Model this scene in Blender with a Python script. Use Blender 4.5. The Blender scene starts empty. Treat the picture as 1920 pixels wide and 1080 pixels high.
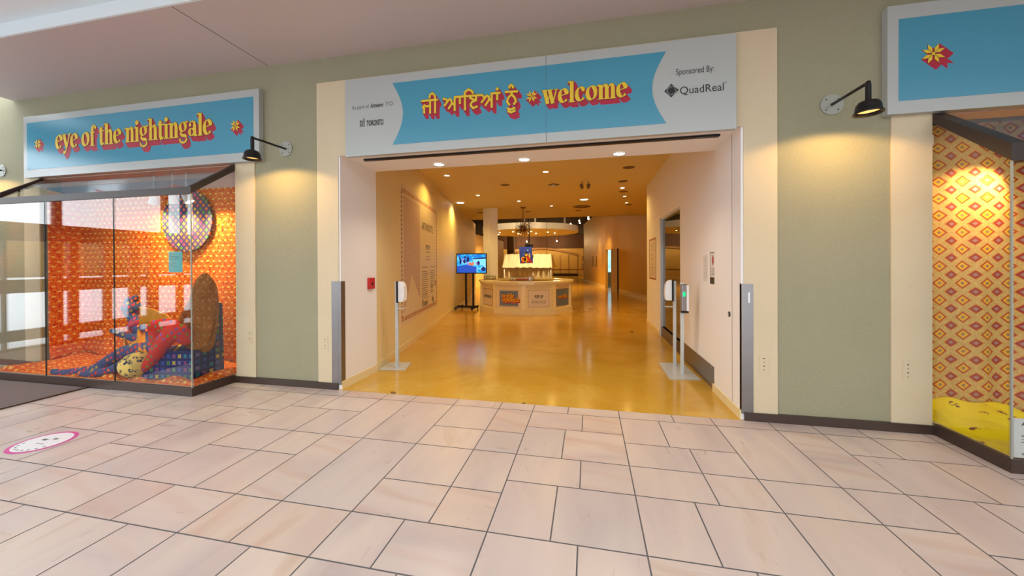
import bpy, bmesh, math, random
from mathutils import Vector, Matrix
random.seed(7)
S = bpy.context.scene
C = S.collection
PI = math.pi
# ------------------------------------------------------------ camera
F_PX, CY, YAW, PITCH, ROLL = 684.1, 497.5, math.radians(11.82), math.radians(-.217), math.radians(-.256)
EYE = Vector((0, 0, 1.5))
_r = Vector((math.cos(YAW), math.sin(YAW), 0))
FWD = Vector((-math.sin(YAW)*math.cos(PITCH), math.cos(YAW)*math.cos(PITCH), math.sin(PITCH)))
_u = _r.cross(FWD)
RT = _r*math.cos(ROLL) + _u*math.sin(ROLL)
UP = _u*math.cos(ROLL) - _r*math.sin(ROLL)
cam = bpy.data.objects.new('camera', bpy.data.cameras.new('camera'))
C.objects.link(cam)
cam.matrix_world = Matrix(((RT.x, UP.x, -FWD.x, 0), (RT.y, UP.y, -FWD.y, 0), (RT.z, UP.z, -FWD.z, 1.5), (0, 0, 0, 1)))
cam.data.sensor_width = 36
cam.data.lens = 36*F_PX/1920
cam.data.shift_y = -(540-CY)/1920
cam.data.clip_start = .05
cam.data.clip_end = 400
S.camera = cam
# ------------------------------------------------------------ world, exposure
W = bpy.data.worlds.new('overcast_sky'); S.world = W; W.use_nodes = True
W.node_tree.nodes['Background'].inputs[0].default_value = (.86, .94, 1, 1)
W.node_tree.nodes['Background'].inputs[1].default_value = 4.9
S.view_settings.view_transform = 'Standard'
S.view_settings.look = 'None'
S.view_settings.exposure = 0
S.view_settings.gamma = 1
S.view_settings.use_curve_mapping = False
S.cycles.use_denoising = True
S.cycles.max_bounces = 8
S.cycles.diffuse_bounces = 4
S.cycles.glossy_bounces = 4
S.cycles.transparent_max_bounces = 12
S.cycles.caustics_reflective = False
S.cycles.caustics_refractive = False
S.cycles.sample_clamp_indirect = 6

def portal(name, loc, rot, sx, sy):
    l = bpy.data.lights.new(name, 'AREA'); l.shape = 'RECTANGLE'; l.size = sx; l.size_y = sy
    l.cycles.is_portal = True
    o = bpy.data.objects.new(name, l); o.location = loc; o.rotation_euler = rot; C.objects.link(o)
portal('rear_window_portal', (-1, -8.1, 1.05), (PI/2, 0, 0), 18, 1.9)
portal('skylight_portal', (0, -1.5, 4.32), (0, 0, 0), 17, 2.6)
portal('side_window_portal', (-10.1, -2.5, 1.8), (PI/2, 0, -PI/2), 11, 3.4)

def ray(px, py):
    return FWD + RT*((px-960)/F_PX) + UP*((CY-py)/F_PX)
def at(px, py, x=None, y=None, z=None, plane=None):
    """where the sight line through a photo point meets a wall, floor or ceiling plane"""
    d = ray(px, py)
    if x is not None: t = x/d.x
    elif y is not None: t = y/d.y
    elif z is not None: t = (z-1.5)/d.z
    else:
        p, n = plane; t = (p-EYE).dot(n)/d.dot(n)
    return EYE + d*t

# ------------------------------------------------------------ materials
class NG:
    def __init__(s, m):
        s.m = m; m.use_nodes = True; s.t = m.node_tree; s.bsdf = s.t.nodes['Principled BSDF']; s._tc = None
    def n(s, k): return s.t.nodes.new(k)
    def put(s, a, sock):
        if a is None: return
        if isinstance(a, bpy.types.NodeSocket): s.t.links.new(a, sock)
        else: sock.default_value = a
    def m_(s, op, a, b=None, c=None):
        k = s.n('ShaderNodeMath'); k.operation = op
        for i, v in enumerate((a, b, c)): s.put(v, k.inputs[i]) if v is not None else None
        return k.outputs[0]
    def obj(s):
        if not s._tc: s._tc = s.n('ShaderNodeTexCoord').outputs['Object']
        return s._tc
    def gen(s): return s.n('ShaderNodeTexCoord').outputs['Generated']
    def sep(s, v):
        k = s.n('ShaderNodeSeparateXYZ'); s.put(v, k.inputs[0]); return k.outputs
    def comb(s, x, y, z=0.):
        k = s.n('ShaderNodeCombineXYZ')
        for i, v in enumerate((x, y, z)): s.put(v, k.inputs[i])
        return k.outputs[0]
    def noise(s, v, scale, det=3., rough=.5, dist=0.):
        k = s.n('ShaderNodeTexNoise'); s.put(v, k.inputs['Vector'])
        k.inputs['Scale'].default_value = scale; k.inputs['Detail'].default_value = det
        k.inputs['Roughness'].default_value = rough; k.inputs['Distortion'].default_value = dist
        return k.outputs[0]
    def vor(s, v, scale, feat='F1', out='Distance'):
        k = s.n('ShaderNodeTexVoronoi'); k.feature = feat; s.put(v, k.inputs['Vector']); k.inputs['Scale'].default_value = scale
        return k.outputs[out]
    def white(s, v):
        k = s.n('ShaderNodeTexWhiteNoise'); s.put(v, k.inputs['Vector']); return k.outputs[0]
    def ramp(s, f, stops, const=False):
        k = s.n('ShaderNodeValToRGB'); s.put(f, k.inputs[0]); r = k.color_ramp
        if const: r.interpolation = 'CONSTANT'
        while len(r.elements) < len(stops): r.elements.new(.5)
        for e, (p, c) in zip(r.elements, stops):
            e.position = p; e.color = (*c, 1)
        return k.outputs[0]
    def mix(s, f, a, b):
        k = s.n('ShaderNodeMix'); k.data_type = 'RGBA'
        s.put(f, k.inputs[0]); s.put(c4(a), k.inputs[6]); s.put(c4(b), k.inputs[7]); return k.outputs[2]
    def step(s, a, lo, hi):
        k = s.n('ShaderNodeMapRange'); k.clamp = True
        s.put(a, k.inputs[0]); k.inputs[1].default_value = lo; k.inputs[2].default_value = hi; return k.outputs[0]
    def bump(s, h, st=.2, dist=.01):
        k = s.n('ShaderNodeBump'); k.inputs['Strength'].default_value = st; k.inputs['Distance'].default_value = dist
        s.put(h, k.inputs['Height']); s.put(k.outputs[0], s.bsdf.inputs['Normal'])
    def out(s, col, rough=.8):
        s.put(c4(col), s.bsdf.inputs['Base Color']); s.put(rough, s.bsdf.inputs['Roughness'])
def c4(c):
    return (*c, 1.) if isinstance(c, tuple) and len(c) == 3 else c
def mat(name, col, rough=.6, metal=0., emit=None, es=1., noise=None, bump=None, spec=None, coat=0):
    m = bpy.data.materials.new(name); g = NG(m); b = g.bsdf
    b.inputs['Roughness'].default_value = rough; b.inputs['Metallic'].default_value = metal
    b.inputs['Base Color'].default_value = (*col, 1)
    if spec is not None: b.inputs['Specular IOR Level'].default_value = spec
    if coat: b.inputs['Coat Weight'].default_value = coat
    if emit: b.inputs['Emission Color'].default_value = (*emit, 1); b.inputs['Emission Strength'].default_value = es
    if noise:
        sc, amt = noise
        f = g.noise(g.obj(), sc, 6.)
        g.put(g.mix(f, tuple(c*(1-amt) for c in col), tuple(min(1, c*(1+amt)) for c in col)), b.inputs['Base Color'])
    if bump: g.bump(g.noise(g.obj(), bump[0], 4.), bump[1])
    return m

def star_cells(g, x, y, pitch, rot, palette, bg, line=None, size=.36, seed=0., cross=False):
    """fabric print: a lattice of four-pointed blossoms, each in its own colour"""
    c, s_ = math.cos(rot)/pitch, math.sin(rot)/pitch
    u = g.m_('ADD', g.m_('MULTIPLY', x, c), g.m_('MULTIPLY', y, s_))
    v = g.m_('SUBTRACT', g.m_('MULTIPLY', y, c), g.m_('MULTIPLY', x, s_))
    fu, fv = g.m_('FLOOR', u), g.m_('FLOOR', v)
    du = g.m_('ABSOLUTE', g.m_('SUBTRACT', g.m_('SUBTRACT', u, fu), .5))
    dv = g.m_('ABSOLUTE', g.m_('SUBTRACT', g.m_('SUBTRACT', v, fv), .5))
    r = g.white(g.comb(fu, fv, seed))
    n = len(palette)
    col = g.ramp(r, [(i/n, p) for i, p in enumerate(palette)], True)
    mx, mn = g.m_('MAXIMUM', du, dv), g.m_('MINIMUM', du, dv)
    # blossom outline: square with notched sides
    d = g.m_('ADD', mx, g.m_('MULTIPLY', g.m_('MAXIMUM', g.m_('SUBTRACT', .12, mn), 0.), .9))
    f = g.step(d, size, size-.05)
    base = bg
    if line: base = g.mix(g.step(mx, .44, .47), bg, line)
    return g.mix(f, base, col)

def cloth_mat(name, build, rough=.85):
    m = bpy.data.materials.new(name); g = NG(m); o = g.sep(g.obj()); build(g, o)
    g.bsdf.inputs['Roughness'].default_value = rough; g.bsdf.inputs['Specular IOR Level'].default_value = .2
    return m

M = {}
# stucco: grey green plaster sprayed coarse
def _stucco():
    m = bpy.data.materials.new('grey_green_stucco'); g = NG(m)
    a = g.noise(g.obj(), 2.2, 6.); b = g.noise(g.obj(), 90, 3., .7)
    col = g.mix(a, (.285, .255, .16), (.335, .305, .195)); col = g.mix(g.step(b, .35, .75), col, (.37, .345, .225))
    g.out(col, .92); g.bump(b, .5, .006); return m
M['stucco'] = _stucco()
def _beige():
    m = bpy.data.materials.new('cream_plaster'); g = NG(m)
    a = g.noise(g.obj(), 1.6, 6.); b = g.noise(g.obj(), 30, 4., .7)
    col = g.mix(a, (.60, .48, .31), (.70, .575, .39)); col = g.mix(g.step(b, .62, .8), col, (.52, .42, .30))
    g.out(col, .85); g.bump(b, .2, .003); return m
M['beige'] = _beige()
M['white_wall'] = mat('white_wall_paint', (.86, .83, .82), .55, noise=(1.2, .03))
M['inner_wall'] = mat('cream_wall_paint', (.80, .67, .38), .5, noise=(1.0, .03))
M['inner_ceiling'] = mat('cream_ceiling_paint', (.78, .62, .28), .6)
M['lamp_tinted_wall'] = mat('lamp_tinted_wall_paint', (.66, .41, .06), .5, noise=(1.0, .03))  # orange cast of the shop lamps put into the curved wall's colour
M['bay_plaster'] = mat('pink_white_plaster', (.78, .60, .52), .7)
M['soffit'] = mat('pinkish_soffit_paint', (.58, .48, .455), .5)
M['ceil_grey'] = mat('pale_ceiling_paint', (.80, .86, .88), .6)
M['fascia'] = mat('white_fascia_paint', (.80, .86, .88), .5)
M['brown_trim'] = mat('dark_brown_trim', (.055, .032, .024), .35)
M['bronze'] = mat('dark_bronze_metal', (.05, .035, .03), .4, .0, spec=.25)
M['steel'] = mat('brushed_steel', (.27, .25, .245), .35, .9, noise=(6, .12))
M['white_panel'] = mat('white_sign_board', (.44, .455, .435), .28)
M['sky_panel'] = mat('sky_blue_print', (.06, .285, .41), .24)
M['yellow'] = mat('yellow_print', (.78, .52, .02), .4)
M['red'] = mat('crimson_print', (.40, .003, .03), .4)
M['ink'] = mat('black_print', (.012, .012, .014), .4)
M['greyink'] = mat('grey_print', (.10, .11, .11), .4)
M['black'] = mat('black_metal', (.012, .011, .012), .35, .3)
M['plate'] = mat('galvanised_plate', (.36, .36, .31), .5, .2)
M['seam'] = mat('dark_joint', (.05, .045, .04), .8)
M['grout'] = mat('grey_grout', (.13, .12, .12), .9)
M['mat_carpet'] = mat('taupe_carpet', (.16, .125, .125), .95, noise=(120, .25), bump=(200, .4))
M['lamp_warm'] = mat('glowing_warm_lamp', (1, .8, .5), .5, emit=(1, .78, .45), es=9)
M['lamp_hot'] = mat('glowing_bright_lamp', (1, .95, .85), .5, emit=(1, .93, .78), es=12)
M['wall_bulb'] = mat('glowing_orange_bulb', (1, .6, .2), .5, emit=(1, .5, .14), es=1.6)
M['trim_white'] = mat('white_enamel', (.75, .72, .66), .35)
M['dark_disc'] = mat('brown_speaker_grille', (.20, .12, .05), .6)
M['cream_gloss'] = mat('cream_laminate', (.80, .67, .38), .3)
M['counter_top'] = mat('cream_counter_top', (.80, .70, .45), .18)
M['white_plastic'] = mat('white_plastic', (.80, .80, .82), .3)
M['grey_paint'] = mat('pale_grey_metal', (.58, .62, .64), .3, .2)
M['green_led'] = mat('green_light', (.0, .5, .2), .4, emit=(0, .8, .25), es=.8)
M['alarm'] = mat('red_plastic', (.55, .02, .02), .35)
M['paper'] = mat('white_paper', (.72, .70, .68), .6)
M['teal_card'] = mat('teal_card', (.16, .50, .50), .5)
M['rust'] = mat('rust_print', (.36, .10, .02), .5)
M['poster_beige'] = mat('pale_pink_print', (.72, .61, .47), .5)
M['greyblue'] = mat('slate_blue_print', (.14, .19, .26), .4)
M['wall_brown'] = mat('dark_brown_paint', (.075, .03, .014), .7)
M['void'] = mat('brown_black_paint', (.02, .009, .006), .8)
M['arch'] = mat('brown_arch_trim', (.30, .16, .06), .6)
M['panel_far'] = mat('warm_beige_panel', (.52, .34, .09), .5)
M['snow'] = mat('snowy_ground', (.85, .88, .92), .8)
M['door_frame'] = mat('dark_door_frame', (.05, .03, .02), .4)
M['brass'] = mat('bronze_rod', (.32, .15, .06), .3, .9)
M['mall_wall'] = mat('tan_wall_paint', (.32, .22, .13), .7)
def _glass(name, rough=0.0, tint=(1, 1, 1), ior=1.5):
    m = bpy.data.materials.new(name); g = NG(m); t = g.t
    t.nodes.remove(g.bsdf)
    tr = g.n('ShaderNodeBsdfTransparent'); tr.inputs[0].default_value = (*tint, 1)
    gl = g.n('ShaderNodeBsdfGlossy'); gl.inputs['Roughness'].default_value = rough
    lw_ = g.n('ShaderNodeLayerWeight'); f0 = ((ior-1)/(ior+1))**2
    fr = g.m_('ADD', g.m_('MULTIPLY', g.m_('POWER', lw_.outputs['Facing'], 5.), 1-f0), f0)
    mx = g.n('ShaderNodeMixShader'); t.links.new(fr, mx.inputs[0]); t.links.new(tr.outputs[0], mx.inputs[1]); t.links.new(gl.outputs[0], mx.inputs[2])
    t.links.new(mx.outputs[0], t.nodes['Material Output'].inputs[0]); return m
M['glass'] = _glass('shop_glass', 0., (.96, .97, .965), 1.66)
M['glass_roof'] = _glass('roof_glass', 0., (.93, .93, .93), 1.12)
M['glass_dark'] = _glass('mirrored_glass', 0., (.55, .5, .38), 2.6)
M['glass_case'] = _glass('case_glass', 0., (.92, .95, .9), 1.5)

def _tile():
    m = bpy.data.materials.new('sandstone_tile'); g = NG(m)
    a = g.n('ShaderNodeAttribute'); a.attribute_name = 'tile'; rgb = g.sep(a.outputs['Color'])
    o = g.sep(g.obj())
    # each tile shows its own piece of stone, grained one way or the other
    sw = g.m_('GREATER_THAN', rgb[2], .5)
    gx = g.m_('ADD', g.m_('MULTIPLY', o[0], g.m_('SUBTRACT', 1.0, g.m_('MULTIPLY', sw, .75))), g.m_('MULTIPLY', rgb[0], 37.))
    gy = g.m_('ADD', g.m_('MULTIPLY', o[1], g.m_('ADD', .25, g.m_('MULTIPLY', sw, .75))), g.m_('MULTIPLY', rgb[1], 53.))
    v = g.comb(gx, gy, 0.)
    n1 = g.noise(v, 2.4, 5., .55, .6); n2 = g.noise(v, 9., 6., .6, .3)
    k = g.n('ShaderNodeTexWave'); g.put(v, k.inputs['Vector']); k.bands_direction = 'DIAGONAL'
    k.inputs['Scale'].default_value = 2.6; k.inputs['Distortion'].default_value = 9; k.inputs['Detail'].default_value = 2; k.inputs['Detail Scale'].default_value = .7
    base = g.ramp(n1, [(.25, (.45, .35, .33)), (.45, (.55, .44, .40)), (.6, (.61, .49, .42)), (.74, (.48, .30, .215))])
    base = g.mix(g.m_('MULTIPLY', g.step(rgb[0], .55, 1.), .45), base, (.56, .39, .30))
    base = g.mix(g.m_('MULTIPLY', g.step(rgb[1], .6, 1.), .65), base, (.44, .39, .39))
    swirl = g.m_('MULTIPLY', g.step(k.outputs[0], .62, .98), g.m_('MULTIPLY', g.step(rgb[2], .2, .9), .38))
    base = g.mix(swirl, base, (.50, .31, .23))
    base = g.mix(g.m_('MULTIPLY', n2, .14), base, (.68, .58, .53))
    g.out(base, g.m_('ADD', .22, g.m_('MULTIPLY', n2, .16))); g.bump(n2, .06, .002)
    g.bsdf.inputs['Specular IOR Level'].default_value = .45
    return m
M['tile'] = _tile()
def _amber():
    m = bpy.data.materials.new('polished_amber_floor'); g = NG(m)
    n = g.noise(g.obj(), .9, 6., .6, 1.); n2 = g.noise(g.obj(), 14, 5., .65)
    st = g.noise(g.obj(), 3.1, 2., .4)
    c = g.ramp(n, [(.3, (.50, .265, .02)), (.5, (.58, .335, .04)), (.7, (.65, .42, .08))])
    c = g.mix(g.m_('MULTIPLY', g.step(n2, .4, .75), .45), c, (.50, .25, .02))
    c = g.mix(g.m_('MULTIPLY', g.step(st, .745, .76), .8), c, (.10, .04, .01))
    g.out(c, g.m_('ADD', .05, g.m_('MULTIPLY', n2, .2))); g.bsdf.inputs['Specular IOR Level'].default_value = .75
    g.bump(g.noise(g.obj(), 5, 3.), .05, .01)
    return m
M['amber'] = _amber()

def _floral(flat):
    def b(g, o):
        x = o[0] if flat else g.m_('ADD', o[0], o[1]); y = o[1] if flat else o[2]
        u = g.m_('DIVIDE', x, .105); v = g.m_('DIVIDE', y, .075); fv = g.m_('FLOOR', v)
        u = g.m_('ADD', u, g.m_('MULTIPLY', g.m_('MODULO', g.m_('ABSOLUTE', fv), 2.), .5))
        fu = g.m_('SUBTRACT', g.m_('FRACT', u), .5); ff = g.m_('SUBTRACT', g.m_('FRACT', v), .5)
        p = g.comb(x, y, 0.)
        wob = g.m_('MULTIPLY', g.noise(p, 60, 2.), .35)
        d = g.m_('ADD', g.m_('SQRT', g.m_('ADD', g.m_('POWER', g.m_('MULTIPLY', fu, .8), 2.), g.m_('POWER', ff, 2.))), wob)
        v2 = g.vor(p, 55); v3 = g.noise(p, 26, 3., .6)
        c = g.mix(g.step(v3, .38, .58), (.50, .018, .003), (.78, .16, .008))
        c = g.mix(g.step(v2, .36, .20), c, (.85, .36, .02))
        c = g.mix(g.step(d, .38, .28), c, (.88, .58, .14))
        c = g.mix(g.step(d, .22, .18), c, (.85, .34, .03))
        g.put(c, g.bsdf.inputs['Base Color'])
    return b
M['floral'] = cloth_mat('red_orange_floral_cloth', _floral(False))
M['floral_flat'] = cloth_mat('red_orange_floral_floor_cloth', _floral(True))
ORG, YEL, MAG, GRN, TEA, PUR, RED = (.85, .16, .02), (.80, .55, .03), (.70, .05, .16), (.10, .30, .04), (.03, .30, .28), (.22, .10, .40), (.62, .03, .02)
M['disc_cloth'] = cloth_mat('slate_blossom_cloth', lambda g, o: g.put(star_cells(g, o[0], o[2], .072, PI/4, [ORG, (.85, .28, .04), MAG, ORG, GRN, YEL], (.085, .065, .17), (.03, .02, .07), .30), g.bsdf.inputs['Base Color']))
M['doll_cloth'] = cloth_mat('slate_blue_doll_cloth', lambda g, o: g.put(star_cells(g, g.m_('ADD', o[0], o[1]), o[2], .062, .5, [ORG, (.55, .06, .12), (.05, .08, .2), (.45, .30, .06), RED, (.07, .09, .22)], (.055, .075, .19), None, .33), g.bsdf.inputs['Base Color']))
M['chair_cloth'] = cloth_mat('blue_grid_cloth', lambda g, o: g.put(star_cells(g, g.m_('ADD', o[0], o[1]), o[2], .082, .0, [(.55, .38, .03), (.02, .20, .22), (.22, .05, .14), (.02, .05, .26), (.07, .20, .04), (.03, .07, .30), (.15, .12, .30)], (.012, .022, .15), (.004, .006, .04), .30), g.bsdf.inputs['Base Color']))
M['stocking'] = cloth_mat('red_blossom_cloth', lambda g, o: g.put(star_cells(g, g.m_('ADD', o[0], o[1]), o[2], .068, .6, [GRN, (.10, .10, .32), RED, (.09, .22, .12), RED, PUR], (.66, .035, .018), None, .27), g.bsdf.inputs['Base Color']))
def _ballm(g, o):
    d = g.vor(g.obj(), 17); r = g.noise(g.obj(), 50, 2.)
    c = g.mix(g.m_('MULTIPLY', g.step(d, .46, .40), g.step(r, .42, .5)), (.66, .46, .13), (.02, .03, .07))
    c = g.mix(g.step(d, .16, .12), c, (.50, .35, .08)); g.put(c, g.bsdf.inputs['Base Color'])
M['ball_cloth'] = cloth_mat('yellow_flower_cloth', _ballm)
def _drape(g, o):
    x, y = g.m_('ADD', o[0], o[1]), o[2]
    cu, cv = g.m_('DIVIDE', x, .085), g.m_('DIVIDE', y, .11)
    fu, fv = g.m_('FLOOR', cu), g.m_('FLOOR', cv)
    r = g.white(g.comb(fu, fv, 3.)); sg = g.m_('SUBTRACT', g.m_('MULTIPLY', g.m_('GREATER_THAN', r, .5), 2.), 1.)
    du, dv = g.m_('SUBTRACT', g.m_('FRACT', cu), .5), g.m_('SUBTRACT', g.m_('FRACT', cv), .5)
    ln = g.m_('ABSOLUTE', g.m_('SUBTRACT', dv, g.m_('MULTIPLY', g.m_('MULTIPLY', du, sg), .7)))
    f = g.m_('MULTIPLY', g.m_('LESS_THAN', ln, .035), g.m_('LESS_THAN', g.m_('ABSOLUTE', du), .2))
    n = g.noise(g.obj(), 3, 3.)
    g.put(g.mix(f, g.mix(n, (.20, .045, .004), (.38, .115, .008)), (.62, .36, .14)), g.bsdf.inputs['Base Color']); g.bump(g.noise(g.obj(), 7, 3., .6, 1.5), .9, .10)
M['drape'] = cloth_mat('brown_orange_veil_cloth', _drape, .6)
M['orange_cloth'] = mat('orange_yellow_cloth', (.70, .26, .02), .7, noise=(30, .45), spec=.2)
M['dark_head'] = M['doll_cloth']
def _diamond(g, o):
    x, z = o[0], o[2]
    u, v = g.m_('DIVIDE', x, .19), g.m_('DIVIDE', z, .16)
    def lat(u, v, off):
        uu, vv = g.m_('ADD', u, off), g.m_('ADD', v, off)
        a = g.m_('ABSOLUTE', g.m_('SUBTRACT', g.m_('FRACT', uu), .5)); b = g.m_('ABSOLUTE', g.m_('SUBTRACT', g.m_('FRACT', vv), .5))
        return g.m_('ADD', a, b)
    big, alt = lat(u, v, 0.), lat(u, v, .5)
    c = g.mix(g.step(g.noise(g.obj(), 60, 2.), .45, .6), (.60, .36, .10), (.70, .44, .15))
    def rings(c, d, s, mid, core):
        c = g.mix(g.step(d, s+.05, s+.03), c, (.72, .20, .02)); c = g.mix(g.step(d, s, s-.02), c, (.34, .025, .015))
        c = g.mix(g.step(d, s-.07, s-.09), c, mid); c = g.mix(g.step(d, .11, .09), c, core)
        return c
    c = rings(c, big, .33, (.84, .42, .02), (.30, .17, .10)); c = rings(c, alt, .26, (.38, .055, .05), (.42, .22, .18))
    g.put(c, g.bsdf.inputs['Base Color'])
M['diamond'] = cloth_mat('yellow_diamond_cloth', _diamond)
def _ycloth(g, o):
    d = g.vor(g.comb(o[0], o[1], 0.), 6.5); r = g.noise(g.obj(), 35, 2.)
    g.put(g.mix(g.m_('MULTIPLY', g.step(d, .24, .20), g.step(r, .42, .5)), (.85, .66, .0), (.20, .06, .03)), g.bsdf.inputs['Base Color'])
M['yellow_cloth'] = cloth_mat('lemon_yellow_cloth', _ycloth)
def _canopy(g, o):
    w = g.noise(g.comb(g.m_('MULTIPLY', o[0], 9.), g.m_('MULTIPLY', o[2], .6), 0.), 1.6, 4.)
    g.put(g.mix(w, (.62, .50, .28), (.92, .84, .58)), g.bsdf.inputs['Base Color']); g.bump(w, .6, .05)
M['canopy'] = cloth_mat('cream_draped_cloth', _canopy)
def _screen():
    m = bpy.data.materials.new('video_screen'); g = NG(m); b = g.bsdf
    o = g.gen(); n = g.noise(o, 5, 5., .6, .8); s = g.sep(o)
    c = g.ramp(n, [(.3, (.01, .06, .45)), (.45, (.0, .25, .85)), (.55, (.05, .55, 1.)), (.7, (.45, .9, 1.))])
    g.put((0, 0, 0, 1), b.inputs['Base Color']); g.put(c, b.inputs['Emission Color']); b.inputs['Emission Strength'].default_value = 1.1
    b.inputs['Roughness'].default_value = .2
    return m
M['screen'] = _screen()
M['scr_navy'] = mat('screen_navy_shapes', (0, 0, 0), .3, emit=(.01, .02, .16), es=1)
M['scr_blue'] = mat('screen_blue_shapes', (0, 0, 0), .3, emit=(.02, .10, .60), es=1)
M['scr_cyan'] = mat('screen_cyan_shapes', (0, 0, 0), .3, emit=(.25, .8, 1), es=1.1)
M['scr_orange'] = mat('screen_orange_shapes', (0, 0, 0), .3, emit=(.9, .22, .08), es=1)
M['scr_pink'] = mat('screen_pink_shapes', (0, 0, 0), .3, emit=(.6, .3, .8), es=1)
def _proj():
    m = bpy.data.materials.new('projected_film'); g = NG(m)
    n = g.noise(g.gen(), 3.5, 4., .6, 1.5)
    c = g.ramp(n, [(.35, (.10, .55, .65)), (.5, (.45, .9, 1.)), (.62, (.85, 1, 1)), (.7, (.2, .3, .35))])
    g.put(c, g.bsdf.inputs['Emission Color']); g.bsdf.inputs['Emission Strength'].default_value = 1.2; return m
M['proj'] = _proj()
def _stripe():
    m = bpy.data.materials.new('engraved_line_print'); g = NG(m)
    k = g.n('ShaderNodeTexWave'); g.put(g.obj(), k.inputs['Vector']); k.bands_direction = 'Z'
    k.inputs['Scale'].default_value = 14; k.inputs['Distortion'].default_value = 3; k.inputs['Detail Scale'].default_value = .4
    n = g.noise(g.obj(), .8, 1.)
    c = g.mix(g.step(k.outputs[0], .3, .7), (.68, .52, .43), g.mix(n, (.52, .32, .24), (.44, .32, .36)))
    g.out(c, .6); return m
M['stripe'] = _stripe()
def _bluepaint():
    m = bpy.data.materials.new('blue_painted_canvas'); g = NG(m)
    g.out(g.mix(g.noise(g.obj(), 6, 4.), (.015, .03, .28), (.04, .08, .50)), .5); return m
M['bluepaint'] = _bluepaint()
def _parking():
    m = bpy.data.materials.new('distant_trees'); g = NG(m)
    g.out(g.mix(g.noise(g.obj(), .6, 6.), (.10, .12, .05), (.32, .16, .05)), .9); return m
M['trees'] = _parking()

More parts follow.
